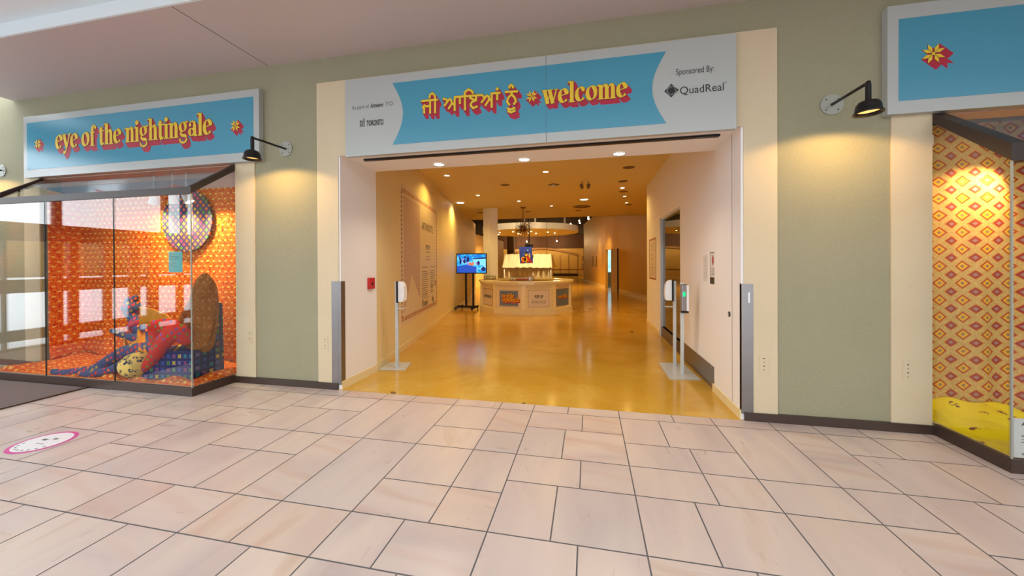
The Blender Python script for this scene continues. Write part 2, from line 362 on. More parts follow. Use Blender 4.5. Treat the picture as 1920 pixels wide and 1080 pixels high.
# ------------------------------------------------------------ mesh builder
class MB:
    def __init__(s): s.b = bmesh.new(); s.lay = None
    def face(s, pts, smooth=False):
        try: f = s.b.faces.new([s.b.verts.new(p) for p in pts]); f.smooth = smooth; return f
        except ValueError: return None
    def box(s, x0, x1, y0, y1, z0, z1):
        if x0 > x1: x0, x1 = x1, x0
        if y0 > y1: y0, y1 = y1, y0
        if z0 > z1: z0, z1 = z1, z0
        s.hexa([(x0, y0, z0), (x1, y0, z0), (x1, y1, z0), (x0, y1, z0)], [(x0, y0, z1), (x1, y0, z1), (x1, y1, z1), (x0, y1, z1)]); return s
    def hexa(s, a, b):
        n = len(a); va = [s.b.verts.new(p) for p in a]; vb = [s.b.verts.new(p) for p in b]
        s.b.faces.new(va[::-1]); s.b.faces.new(vb)
        for i in range(n): s.b.faces.new((va[i], va[(i+1) % n], vb[(i+1) % n], vb[i]))
        return s
    def prism(s, poly, z0, z1):
        return s.hexa([(x, y, z0) for x, y in poly], [(x, y, z1) for x, y in poly])
    def slab(s, poly, d):
        """polygon of 3-D points pushed along d"""
        d = Vector(d); return s.hexa([Vector(p) for p in poly], [Vector(p)+d for p in poly])
    def tube(s, pts, r, n=10, caps=True, smooth=True):
        pts = [Vector(p) for p in pts]; rs = r if isinstance(r, (list, tuple)) else [r]*len(pts)
        rings = []; ref = None
        for i, p in enumerate(pts):
            d = (pts[min(i+1, len(pts)-1)]-pts[max(i-1, 0)]).normalized()
            if ref is None: ref = Vector((0, 0, 1)) if abs(d.z) < .9 else Vector((1, 0, 0))
            a = d.cross(ref).normalized(); b = a.cross(d).normalized(); ref = b
            rings.append([s.b.verts.new(p + a*math.cos(2*PI*k/n)*rs[i] + b*math.sin(2*PI*k/n)*rs[i]) for k in range(n)])
        for q0, q1 in zip(rings, rings[1:]):
            for k in range(n):
                f = s.b.faces.new((q0[k], q0[(k+1) % n], q1[(k+1) % n], q1[k])); f.smooth = smooth
        if caps: s.b.faces.new(rings[0]); s.b.faces.new(rings[-1][::-1])
        return s
    def lathe(s, prof, c=(0, 0, 0), n=24, sx=1, sy=1, smooth=True):
        c = Vector(c); rings = []
        for r, z in prof:
            rings.append([s.b.verts.new(c+Vector((r*sx*math.cos(2*PI*k/n), r*sy*math.sin(2*PI*k/n), z))) for k in range(n)] if r > 1e-5 else [s.b.verts.new(c+Vector((0, 0, z)))])
        for a, b in zip(rings, rings[1:]):
            for k in range(n):
                k2 = (k+1) % n
                q = [a[k % len(a)], a[k2 % len(a)], b[k2 % len(b)], b[k % len(b)]]
                q = list(dict.fromkeys(q))
                if len(q) > 2:
                    f = s.b.faces.new(q); f.smooth = smooth
        return s
    def sphere(s, c, r, n=16, sc=(1, 1, 1)):
        c = Vector(c)
        mtx = Matrix.Translation(c) @ Matrix.Diagonal((*[r*k for k in sc], 1))
        g = bmesh.ops.create_uvsphere(s.b, u_segments=n, v_segments=max(6, n//2), radius=1, matrix=mtx)
        for v in g['verts']:
            for f in v.link_faces: f.smooth = True
        return s
    def limb(s, pts, rs, n=12, sub=5):
        """a rounded limb through joints, tapering from radius to radius"""
        P = [Vector(p) for p in pts]; q = []; w = []
        for i in range(len(P)-1):
            p0, p1, p2, p3 = P[max(i-1, 0)], P[i], P[i+1], P[min(i+2, len(P)-1)]
            for k in range(sub):
                t = k/sub
                q.append(.5*((2*p1)+(p2-p0)*t+(2*p0-5*p1+4*p2-p3)*t*t+(3*p1-p0-3*p2+p3)*t**3)); w.append(rs[i]*(1-t)+rs[i+1]*t)
        q.append(P[-1]); w.append(rs[-1])
        s.tube(q, w, n); s.sphere(P[0], rs[0], n); s.sphere(P[-1], rs[-1], n); return s
    def grid(s, fn, nu, nv, smooth=True):
        v = [[s.b.verts.new(fn(i/nu, j/nv)) for j in range(nv+1)] for i in range(nu+1)]
        for i in range(nu):
            for j in range(nv):
                f = s.b.faces.new((v[i][j], v[i+1][j], v[i+1][j+1], v[i][j+1])); f.smooth = smooth
        return s
    def build(s, name, m, parent=None, bevel=0, solid=0, fix=True):
        if fix and s.b.faces: bmesh.ops.recalc_face_normals(s.b, faces=s.b.faces)
        vs = [v.co for v in s.b.verts]
        if parent is None:
            lo = Vector([min(v[i] for v in vs) for i in range(3)]); hi = Vector([max(v[i] for v in vs) for i in range(3)])
            org = Vector(((lo.x+hi.x)/2, (lo.y+hi.y)/2, lo.z))
        else:
            org = Vector((0, 0, 0)); p = parent
            while p: org += p.location; p = p.parent
        for v in s.b.verts: v.co -= org
        me = bpy.data.meshes.new(name); s.b.to_mesh(me); s.b.free()
        me.materials.append(M[m] if isinstance(m, str) else m)
        o = bpy.data.objects.new(name, me); C.objects.link(o)
        if parent is None: o.location = org
        else: o.parent = parent
        if bevel:
            k = o.modifiers.new('bevel', 'BEVEL'); k.width = bevel; k.segments = 2; k.limit_method = 'ANGLE'
        if solid:
            k = o.modifiers.new('solid', 'SOLIDIFY'); k.thickness = solid
        return o
class LB(MB):
    'mesh builder for parts drawn in their thing\'s own coordinates'
    def build(s, name, m, parent=None, bevel=0, solid=0, fix=True):
        if fix and s.b.faces: bmesh.ops.recalc_face_normals(s.b, faces=s.b.faces)
        me = bpy.data.meshes.new(name); s.b.to_mesh(me); s.b.free(); me.materials.append(M[m] if isinstance(m, str) else m)
        o = bpy.data.objects.new(name, me); C.objects.link(o); o.parent = parent
        if bevel: k = o.modifiers.new('bevel', 'BEVEL'); k.width = bevel; k.segments = 2; k.limit_method = 'ANGLE'
        return o
def tag(o, label=None, cat=None, group=None, kind=None):
    if label: o['label'] = label
    if cat: o['category'] = cat
    if group: o['group'] = group
    if kind: o['kind'] = kind
    return o
def thing(name, loc, label, cat, group=None):
    o = bpy.data.objects.new(name, None); o.empty_display_size = .1; o.location = loc; C.objects.link(o)
    return tag(o, label, cat, group)
def struct(o): o['kind'] = 'structure'; return o
def sbox(name, m, *b, parent=None, bevel=0):
    o = MB().box(*b).build(name, m, parent, bevel)
    if parent is None: struct(o)
    return o
def copy_tree(o, parent=None):
    c = o.copy(); C.objects.link(c)
    if parent: c.parent = parent
    for ch in list(o.children): copy_tree(ch, c)
    return c
def lamp(name, kind, loc, col, power, parent=None, rot=None, size=None, blend=.6, radius=.04):
    l = bpy.data.lights.new(name, kind); l.color = col; l.energy = power
    if kind == 'SPOT': l.spot_size = size or 2.2; l.spot_blend = blend
    l.shadow_soft_size = radius
    o = bpy.data.objects.new(name, l); C.objects.link(o)
    o.location = loc
    if rot: o.rotation_euler = rot
    if parent: o.parent = parent
    return o

# ------------------------------------------------------------ lettering (drawn, flat prints)
def hull(pts):
    pts = sorted(set((round(x, 6), round(y, 6)) for x, y in pts))
    if len(pts) < 3: return pts
    def half(p):
        h = []
        for q in p:
            while len(h) > 1 and (h[-1][0]-h[-2][0])*(q[1]-h[-2][1])-(h[-1][1]-h[-2][1])*(q[0]-h[-2][0]) <= 0: h.pop()
            h.append(q)
        return h
    a, b = half(pts), half(pts[::-1]); return a[:-1]+b[:-1]
def stroke(pts, w, e=0., round_=False):
    """broad pen line: list of convex pieces. w: number, list, or (thin, thick, stress angle)"""
    out = []; n = len(pts)
    def wid(i):
        if isinstance(w, (int, float)): return w
        if isinstance(w, list): return w[i]
        a = pts[max(i-1, 0)]; b = pts[min(i+1, n-1)]
        ang = math.atan2(b[1]-a[1], b[0]-a[0]); k = abs(math.cos(ang-w[2]))
        return w[0]+(w[1]-w[0])*k**1.6
    for i in range(n-1):
        (x0, y0), (x1, y1) = pts[i], pts[i+1]; L = math.hypot(x1-x0, y1-y0) or 1e-6
        nx, ny = -(y1-y0)/L, (x1-x0)/L; a, b = wid(i)/2+e, wid(i+1)/2+e
        ex = e if not round_ else 0
        dx, dy = (x1-x0)/L*ex, (y1-y0)/L*ex
        out.append([(x0+nx*a-dx, y0+ny*a-dy), (x0-nx*a-dx, y0-ny*a-dy), (x1-nx*b+dx, y1-ny*b+dy), (x1+nx*b+dx, y1+ny*b+dy)])
    for i in range(n if round_ else 0) or ():
        r = wid(i)/2+e; out.append([(pts[i][0]+r*math.cos(k*PI/5), pts[i][1]+r*math.sin(k*PI/5)) for k in range(10)])
    if not round_:
        for i in range(1, n-1):
            r = wid(i)/2+e; out.append([(pts[i][0]+r*math.cos(k*PI/5), pts[i][1]+r*math.sin(k*PI/5)) for k in range(10)])
    return out
def arc(cx, cy, rx, ry, a0, a1, n=22):
    return [(cx+rx*math.cos(math.radians(a0+(a1-a0)*i/n)), cy+ry*math.sin(math.radians(a0+(a1-a0)*i/n))) for i in range(n+1)]
T, t_ = .27, .055
NIB = (.06, .29, math.radians(108))
def glyph(ch, e=0.):
    S_ = lambda p, w=NIB, r=False: stroke(p, w, e, r)
    stem = lambda x, y0, y1, w=T: S_([(x, y0), (x, y1)], w)
    serif = lambda x, y, w=.46: S_([(x-w/2, y), (x+w/2, y)], t_)
    flag = lambda x, y: S_([(x-.24, y-.12), (x, y-.02)], [.03, .12])
    dot = lambda x, y, r: [[(x+(r+e)*math.cos(k*PI/6), y+(r+e)*math.sin(k*PI/6)) for k in range(12)]]
    arch = lambda x0, x1: S_([(x0+.1, .72), (x0+.2, .9), (x0+.30, .955), (x1-.06, .90), (x1, .72)], [.05, .08, .12, .24, T])
    if ch == 'o': return S_(arc(.41, .5, .29, .43, 0, 360, 32)), .86
    if ch == 'e': return S_(arc(.40, .5, .28, .43, 18, 322, 30)) + S_([(.20, .50), (.68, .62)], .06), .80
    if ch == 'c': return S_(arc(.40, .5, .28, .43, 42, 322, 28)) + dot(.60, .76, .12), .78
    if ch == 'w': return S_([(.12, .98), (.36, .04)], .27)+S_([(.36, .04), (.56, .9)], .07)+S_([(.50, .98), (.74, .04)], .27)+S_([(.74, .04), (1.02, .96)], .10)+serif(.14, .97, .44)+serif(.56, .97, .40)+serif(1.0, .97, .30), 1.14
    if ch == 'l': return stem(.22, .02, 1.42)+serif(.22, .03)+flag(.14, 1.44), .46
    if ch == 'i': return stem(.22, .02, .96)+serif(.22, .03)+flag(.14, .99)+dot(.22, 1.25, .16), .46
    if ch == 'n': return stem(.22, .02, .96)+serif(.22, .03)+flag(.14, .99)+arch(.22, .66)+stem(.66, .02, .74)+serif(.66, .03), .90
    if ch == 'h': return stem(.22, .02, 1.42)+serif(.22, .03)+flag(.14, 1.44)+arch(.22, .66)+stem(.66, .02, .74)+serif(.66, .03), .90
    if ch == 'm': return stem(.22, .02, .96)+serif(.22, .03)+flag(.14, .99)+arch(.22, .65)+stem(.65, .02, .74)+serif(.65, .03)+arch(.65, 1.08)+stem(1.08, .02, .74)+serif(1.08, .03), 1.32
    if ch == 't': return stem(.22, .16, 1.2)+S_([(.0, .93), (.52, .96)], .07)+S_([(.02, .94), (.22, 1.22)], .06)+S_([(.22, .2), (.27, .08), (.40, .05), (.53, .16)], [T, .24, .12, .04]), .54
    if ch == 'f': return stem(.24, .02, 1.1)+serif(.24, .03)+S_([(.24, 1.05), (.28, 1.28), (.42, 1.40), (.56, 1.34)], [T, .22, .10, .06])+dot(.54, 1.24, .12)+S_([(.02, .92), (.50, .92)], .07), .56
    if ch == 'a': return S_([(.16, .74), (.22, .92), (.40, .955), (.56, .86), (.58, .62)], [.10, .07, .08, .20, T])+dot(.17, .74, .11)+stem(.58, .14, .66)+S_([(.58, .2), (.62, .07), (.74, .05), (.80, .10)], [T, .20, .09, .03])+S_(arc(.32, .28, .19, .22, 40, 320, 18), (.05, .24, PI/2)), .84
    if ch == 'g': return S_(arc(.36, .66, .24, .28, 0, 360, 26), (.05, .25, math.radians(105)))+S_([(.54, .86), (.66, .98), (.80, .93)], [.05, .09, .12])+S_([(.22, .38), (.14, .22), (.30, .12), (.56, .10), (.66, -.02)], [.06, .12, .20, .20, .14])+S_(arc(.38, -.14, .30, .20, 20, -200, 20), (.13, .13, 0.)), .82
    if ch == 'y': return S_([(.12, .98), (.42, .06)], .27)+S_([(.74, .96), (.42, .06), (.30, -.26), (.16, -.36)], [.11, .11, .08, .07])+dot(.16, -.28, .12)+serif(.14, .97, .44)+serif(.72, .97, .32), .80
    return [], .36
GUR = [  # welcome phrase in Gurmukhi, pen lines
 [(95,432),(400,405)], [(258,425),(258,655)], [(258,520),(165,528)], [(168,492),(125,545),(152,560),(152,655)], [(348,420),(348,650)], [(350,400),(342,330),(298,288),(258,318),(245,385)],
 [(485,388),(548,400),(572,440),(510,525)], [(572,440),(612,392),(640,420),(652,470),(585,575)], [(652,470),(700,505)], [(700,365),(700,610)], [(685,362),(1200,322)],
 [(793,360),(793,485)], [(885,345),(885,600)], [(885,345),(882,275),(945,222),(1005,250),(1036,300)], [(990,345),(975,375),(1040,405),(1085,420)], [(1088,345),(1085,420),(1010,448),(985,510),(1035,560),(1115,522)],
 [(1200,322),(1235,390),(1175,465)], [(1235,390),(1275,335),(1312,350),(1322,400),(1245,520)], [(1322,400),(1365,425)], [(1365,295),(1365,550)], [(1345,297),(1525,282)], [(1465,290),(1465,415)],
 [(1600,268),(1838,256)], [(1722,265),(1722,310),(1665,370),(1640,440),(1690,508)], [(1722,310),(1780,370),(1800,440),(1755,495)], [(1690,205),(1680,170),(1715,138),(1752,170),(1742,205)], [(1640,560),(1700,585),(1792,552)], [(1650,608),(1715,635),(1795,600)]]
def to_world(place, polys, name, m, parent, th=.0016, shift=0.):
    """place(x, y, d) -> point on the board, d in front of it. Pieces overlap like coats of paint"""
    b = MB()
    for i, p in enumerate(polys):
        if len(p) > 2: b.face([place(x, y, shift+.0003+(i % 64)*2e-5) for x, y in p])
    return b.build(name, m, parent, fix=False)
def layered(place, glyphs, e, sh, parent, name='lettering'):
    """glyphs(e)-> pieces in board units; prints drop shadow, outline, face as the photo's lettering"""
    red = []
    for p in glyphs(e): red.append(hull(p+[(x+sh[0], y+sh[1]) for x, y in p]))
    grp = to_world(place, red, name+'_drop_shadow', 'red', parent, .0016)
    to_world(place, glyphs(e), name+'_outline', 'ink', parent, .0016, .0016)
    to_world(place, glyphs(0), name, 'yellow', parent, .0016, .0032)
def word(txt, x0, y0, size, width=None, track=.0):
    """pieces of a whole word, at baseline y0 starting x0"""
    adv = 0; items = []
    for ch in txt:
        w = glyph(ch)[1]; items.append((ch, adv)); adv += w+track
    k = (width/(adv*size)) if width else 1
    def f(e):
        out = []
        for ch, a in items:
            for p in glyph(ch, e/size)[0]: out.append([(x0+(a+x)*size*k, y0+y*size) for x, y in p])
        return out
    return f
def motif(cx, cy, r):
    def f(e):
        out = []
        for k in range(4):
            a = PI/4+k*PI/2; u = (math.cos(a), math.sin(a)); v = (-u[1], u[0])
            for sg in (-1, 1):
                pts = [(.14, .02), (.62, .02), (1.0, .34), (.48, .34)]
                q = [(cx+r*(p*u[0]+sg*(s_)*v[0]), cy+r*(p*u[1]+sg*(s_)*v[1])) for p, s_ in pts]
                mx = sum(p[0] for p in q)/4; my = sum(p[1] for p in q)/4
                g = 1+e*2.6/r
                out.append([(mx+(x-mx)*g, my+(y-my)*g) for x, y in q])
        out.append([(cx+(r*.15+e)*math.cos(i*PI/5), cy+(r*.15+e)*math.sin(i*PI/5)) for i in range(10)])
        return out
    return f
def sans(txt, place_o, size, m, parent, name='printed_text', width=None, bold=0., shear=0., rot=None, align='LEFT'):
    """plain lettering, converted to a thin mesh. place_o = (origin, right, up, out)"""
    cu = bpy.data.curves.new(name, 'FONT'); cu.body = txt; cu.size = size; cu.extrude = 0; cu.offset = bold; cu.shear = shear; cu.resolution_u = 3
    cu.align_x = align
    tmp = bpy.data.objects.new('tmp', cu); C.objects.link(tmp)
    dg = bpy.context.evaluated_depsgraph_get(); me = bpy.data.meshes.new_from_object(tmp.evaluated_get(dg))
    bpy.data.objects.remove(tmp); bpy.data.curves.remove(cu)
    o_, r_, u_, n_ = [Vector(v) for v in place_o]
    xs = [v.co.x for v in me.vertices] or [0, 1]; k = 1
    if width: k = width/(max(xs)-min(xs))
    org = Vector((0, 0, 0)); p = parent
    while p: org += p.location; p = p.parent
    for v in me.vertices: v.co = o_+r_*v.co.x*k+u_*v.co.y+n_*.002-org
    me.materials.append(M[m]); o = bpy.data.objects.new(name, me); C.objects.link(o); o.parent = parent
    return o
# ============================================================ THE SETTING
V = 3.87          # the shop front plane
CZ, HZ = 3.45, 2.80
# --- mall floor of sandstone tiles: columns .853 wide, joints every .35 / .5 m
def mall_floor():
    b = bmesh.new(); lay = b.loops.layers.color.new('tile'); rnd = random.Random(3)
    P = .853; A, B_ = .353, .5; g = .0042
    def quad(x0, x1, y0, y1):
        x0, x1 = max(x0, -9.95), min(x1, 9.9); y0, y1 = max(y0, -7.95), min(y1, V-.02)
        if x1-x0 < .02 or y1-y0 < .02: return
        vs = [b.verts.new(p) for p in ((x0+g, y0+g, 0), (x1-g, y0+g, 0), (x1-g, y1-g, 0), (x0+g, y1-g, 0))]
        f = b.faces.new(vs); c = (rnd.random(), rnd.random(), rnd.random(), 1)
        for l in f.loops: l[lay] = c
    for i in range(-10, 13):
        x0 = -2.267+P*i; y = 1.965-P*12; k = 0
        while y < V:
            order = [A, B_] if rnd.random() < .5 else [B_, A]
            if rnd.random() < .15: order = [P]
            for h in order:
                xs = x0+(A if rnd.random() < .5 else B_)
                if h == P: quad(x0, xs, y, y+h); 
                else: quad(x0, xs, y, y+h)
                quad(xs, x0+P, y, y+h); y += h
    me = bpy.data.meshes.new('floor'); b.to_mesh(me); b.free(); me.materials.append(M['tile'])
    o = bpy.data.objects.new('floor', me); C.objects.link(o); o['kind'] = 'structure'
    return o
fl = mall_floor()
gr = MB().box(-9.95, 9.9, -7.95, V-.02, -.05, -.002).build('floor_grout', 'grout'); struct(gr)
gr.name = 'floor_joints'
st = sbox('floor_shop', 'amber', -13, 8, V-.02, 45.5, -.05, 0)
# --- shop front wall
def front_wall():
    b = MB(); y0, y1 = V, V+.22
    for x0, x1, z0, z1 in [(-11, -7.95, 0, 4.3), (-7.95, -4.43, 2.8, 4.3), (-4.43, -2.93, 0, 4.3), (-2.93, 1.44, HZ+.02, 4.3), (1.44, 2.93, 0, 4.3), (2.93, 6.5, 2.8, 4.3), (6.5, 9.9, 0, 4.3)]:
        b.box(x0, x1, y0, y1, z0, z1)
    return struct(b.build('wall_front', 'stucco'))
front_wall()
# cream surrounds standing a centimetre proud of the stucco
n = 1
for x0, x1, z0, z1 in [(-8.27, -7.95, .075, 2.83), (-4.43, -4.13, .075, 2.83), (-3.22, -2.93, .075, 3.70), (1.45, 1.735, .075, 3.70), (2.63, 2.93, .075, 2.83), (-2.93, 1.45, 2.80, 3.70)]:
    sbox('trim_%d' % n, 'beige', x0, x1, V-.014, V, z0, z1); n += 1
# brown base boards along the shop front
for x0, x1 in [(-9.9, -7.95), (-4.43, -2.945), (1.452, 2.93)]:
    sbox('baseboard_front_%d' % n, 'brown_trim', x0, x1, V-.03, V, 0, .078); n += 1
# fixing holes in the plaster
def holes(spots, nm, lab):
    b = MB()
    for x, z, r in spots: b.lathe([(0, 0), (r, 0)], (0, 0, 0), 8) if 0 else b.tube([(x, V-.0165, z), (x, V-.0145, z)], r, 8)
    return b
rr = random.Random(5)
for cx, z0, k in [(-3.12, .46, 1), (-4.22, .50, 1), (1.62, .46, 1), (2.75, .46, 1)]:
    t = thing('wall_cover_plate', (cx, V-.014, z0), {-3.12: 'painted cover plate with bolt holes low on cream strip left of the wide entrance', -4.22: 'painted cover plate with bolt holes low on cream strip right of the left display bay', 1.62: 'painted cover plate with bolt holes low on cream strip right of the wide entrance', 2.75: 'painted cover plate with bolt holes low on cream strip beside the right display bay'}[cx], 'wall plate', 'bolted cover plates low on the cream strips')
    MB().box(cx-.038, cx+.038, V-.018, V-.0142, z0-.0, z0+.17).build('plate', 'beige', t)
    for j in range(4): MB().tube([(cx, V-.0205, z0+.03+j*.036), (cx, V-.018, z0+.03+j*.036)], .006 if j % 2 else .004, 8).build('bolt_hole', 'seam', t)
# --- lining of the entrance: jambs, header and deep white soffit
sbox('trim_%d' % n, 'white_wall', -2.945, -2.91, V-.004, 4.62, 0, HZ); n += 1
sbox('trim_%d' % n, 'white_wall', 1.43, 1.455, V-.004, 4.62, 0, HZ); n += 1
sbox('trim_%d' % n, 'white_wall', -2.93, 1.44, V-.006, 4.62, HZ, HZ+.03); n += 1
sbox('wall_header', 'inner_wall', -3.2, 1.62, 4.55, 4.62, HZ+.03, CZ+.2)
MB().box(-2.70, 1.30, 4.02, 4.07, HZ-.022, HZ-.002).build('trim_%d' % n, 'black').__setitem__('kind', 'structure'); n += 1
# --- shop inside, left wall running back at an angle
LP = Vector((-2.925, 4.6, 0)); LD = Vector((-.2008, .9796, 0)).normalized(); LN = Vector((LD.y, -LD.x, 0))   # LN points into the shop
def lw(s, z, d=0): p = LP+LD*s+LN*d; return Vector((p.x, p.y, z))
def wallbox(s0, s1, z0, z1, d0, d1, name, m, parent=None):
    b = MB(); b.hexa([lw(s0, z0, d0), lw(s1, z0, d0), lw(s1, z0, d1), lw(s0, z0, d1)], [lw(s0, z1, d0), lw(s1, z1, d0), lw(s1, z1, d1), lw(s0, z1, d1)])
    return b.build(name, m, parent)
struct(wallbox(0, 13.6, 0, CZ+.1, -.15, 0, 'wall_left', 'inner_wall'))
struct(wallbox(0.02, 13.6, 0, .10, .0, .012, 'baseboard_left', 'cream_gloss'))
sbox('baseboard_jamb_left', 'cream_gloss', -2.91, -2.898, V-.004, 4.62, 0, .10)
# right wall with the tall window
def rwall():
    b = MB(); x0, x1 = 1.45, 1.62
    b.box(x0, x1, 4.62, 6.32, 0, CZ+.1); b.box(x0, x1, 6.32, 8.02, 2.42, CZ+.1); b.box(x0, x1, 8.02, 9.72, 0, CZ+.1); b.box(x0+.03, x1, 6.32, 8.02, 0, .2)
    return struct(b.build('wall_right', 'white_wall'))
rwall()
sbox('trim_%d' % n, 'white_wall', 1.455, 1.62, 3.95+.14, 4.62, 0, CZ); n += 1
w = struct(MB().box(1.50, 1.515, 6.32, 8.02, .2, 2.42).build('window_1', 'glass_dark'))
b = MB(); b.box(1.47, 1.53, 6.32, 8.02, .0, .2); b.build('window_ledge', 'brown_trim', w)
b = MB(); b.box(1.46, 1.54, 7.97, 8.02, .2, 2.42); b.box(1.46, 1.54, 6.32, 8.02, 2.38, 2.42); b.build('window_frame', 'grey_paint', w)
sbox('baseboard_right', 'cream_gloss', 1.436, 1.45, 8.02, 9.72, 0, .10)
sbox('baseboard_right_near', 'cream_gloss', 1.416, 1.43, V-.004, 4.66, 0, .09)
# room behind the dark window
sbox('wall_side_room', 'inner_wall', 1.62, 4.2, 9.55, 9.72, 0, CZ)
sbox('wall_side_room_far', 'inner_wall', 4.2, 4.3, 4.6, 11.0, 0, CZ)
# curved wall on the right of the shop, with a doorway
CUR = [(-.38, 33.), (.26, 28.4), (.66, 25.4), (1.02, 22.9), None, (1.36, 21.2), (1.60, 20.3), (2.03, 18.2), (2.44, 16.1), (3.0, 13.6), (4.25, 11.2)]
def curved(name, pts, z0, z1, m, th=.15, parent=None):
    b = MB()
    for (xa, ya), (xb, yb) in zip(pts, pts[1:]):
        d = Vector((xb-xa, yb-ya, 0)).normalized(); nn = Vector((-d.y, d.x, 0))*th
        b.hexa([(xa, ya, z0), (xb, yb, z0), (xb+nn.x, yb+nn.y, z0), (xa+nn.x, ya+nn.y, z0)], [(xa, ya, z1), (xb, yb, z1), (xb+nn.x, yb+nn.y, z1), (xa+nn.x, ya+nn.y, z1)])
    o = b.build(name, m, parent)
    if not parent: struct(o)
    return o
curved('wall_curved_far', CUR[:4], 0, 5.0, 'lamp_tinted_wall')
curved('wall_curved_near', CUR[5:], 0, 5.0, 'lamp_tinted_wall')
curved('wall_curved_above_door', [(1.02, 22.9), (1.36, 21.2)], 2.32, 5.0, 'lamp_tinted_wall')
curved('baseboard_curved_far', CUR[:4], 0, .14, 'cream_gloss', -.02)
curved('baseboard_curved_near', CUR[5:], 0, .14, 'cream_gloss', -.02)
# shop ceiling, dark raised ceiling behind it
b = MB(); b.box(-7.5, 4.3, 4.62, 15.5, CZ, CZ+.12); b.box(-7.5, 4.3, 15.42, 15.5, CZ, 5.0)
struct(b.build('ceiling_shop', 'inner_ceiling'))
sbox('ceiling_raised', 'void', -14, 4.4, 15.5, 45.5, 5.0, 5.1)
sbox('wall_back', 'panel_far', -14, .6, 44.6, 44.8, 0, 3.35)
sbox('wall_back_upper', 'wall_brown', -14, .6, 44.55, 44.8, 3.35, 5.0)
sbox('wall_rear_left', 'mall_wall', -13.2, -13.0, 17.6, 45, 0, 5)
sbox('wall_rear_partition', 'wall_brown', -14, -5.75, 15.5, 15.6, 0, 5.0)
sbox('wall_rear_right', 'inner_wall', -.42, -.3, 33.02, 44.6, 0, 5.0)
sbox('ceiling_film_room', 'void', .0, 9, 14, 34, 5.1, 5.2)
sbox('wall_film_room_right', 'inner_wall', 8.8, 8.9, 11, 34, 0, 5.1)
sbox('wall_film_room_back', 'inner_wall', -.2, 8.9, 34, 34.1, 0, 5.1)
sbox('wall_film_room_near', 'inner_wall', 4.3, 8.9, 11.0, 11.1, 0, 5.2)
sbox('wall_rear_left_return', 'inner_wall', -7.2, -7.0, 17.5, 30, 0, 3.4)
# --- mall ceiling: pink soffit, white fascia, pale ceiling
sbox('ceiling_soffit', 'soffit', -8.5, 9.9, 2.78, V, 4.0, 4.18)
sbox('ceiling_fascia', 'fascia', -11, 9.9, 2.76, 2.78, 4.0, 4.14)
b = MB()
for x0, x1, y0, y1 in ((-10, 9.9, -.2, 2.76), (-10, 9.9, -8, -2.8), (-10, -8.5, -2.8, -.2), (8.5, 9.9, -2.8, -.2)): b.box(x0, x1, y0, y1, 4.14, 4.3)
struct(b.build('ceiling_mall', 'ceil_grey'))
MB().box(-3.93, -3.925, 2.78, V, 3.998, 4.001).build('trim_%d' % n, 'seam').__setitem__('kind', 'structure'); n += 1
# --- mall entrance wall on the left (seen mirrored in the bay glass): door leaves, beam, clerestory
def entrance_wall():
    b = MB(); X0, X1 = -10.0, -9.9
    open_ = [(2.9, 2.30), (2.26, 1.75), (1.56, 1.47), (1.34, .94), (.83, .50), (.33, .16), (-.03, -.45), (-.57, -.80), (-1.0, -1.9), (-2.0, -2.9), (-3.1, -4.3), (-4.4, -5.6), (-5.7, -6.9)]
    y = V
    for a, c in open_:
        b.box(X0, X1, a, y, 0, 1.95); y = c
        b.box(X0, X1, c, a, 1.02, 1.26); b.box(X0, X1, c, a, 0, .05); b.box(X0, X1, c, a, .17, .36)
    b.box(X0, X1, -8, y, 0, 1.95); b.box(X0, X1, -8, V, 1.95, 2.28)
    for yy in (3.3, 1.62, -.2, -.62, -3.2, -5.9): b.box(X0, X1, yy-.05, yy+.06, 2.28, 3.7)
    b.box(X0, X1, -8, V, 3.62, 4.3)
    return struct(b.build('wall_entrance', 'door_frame'))
entrance_wall()
def rear_wall():
    b = MB(); b.box(-10, 9.9, -8.1, -8, 1.95, 4.3); b.box(-10, 9.9, -8.1, -8, 0, .12)
    for i in range(12): b.box(-10+i*1.8, -9.9+i*1.8, -8.1, -8, .12, 1.95)
    return struct(b.build('wall_rear', 'door_frame'))
rear_wall()
sbox('wall_mall_right', 'mall_wall', 9.9, 10.0, -8, V, 0, 4.3)
sbox('ground_outside', 'snow', -140, 100, -120, -8.1, -.12, -.02)
sbox('ground_outside_left', 'snow', -140, -10.05, -8.1, 60, -.12, -.02)
b = MB(); rt = random.Random(2)
for i in range(60):
    y = -70+i*2.2; b.sphere((-78+rt.uniform(-3, 3), y, rt.uniform(1.5, 3.5)), rt.uniform(2.2, 4.2), 8)
tag(b.build('tree_belt', 'trees'), 'blurred belt of autumn trees mirrored in the left bay glass', 'trees', kind='stuff')
# entrance mat
t = thing('entrance_mat', (-7.9, .6, 0), 'taupe entrance carpet mat with dark edging in front of the left display bay', 'mat')
MB().box(-9.85, -6.05, -4, 3.30, .0, .012).build('carpet', 'mat_carpet', t)
MB().box(-6.05, -6.015, -4, 3.31, .0, .016).build('edging', 'brown_trim', t)

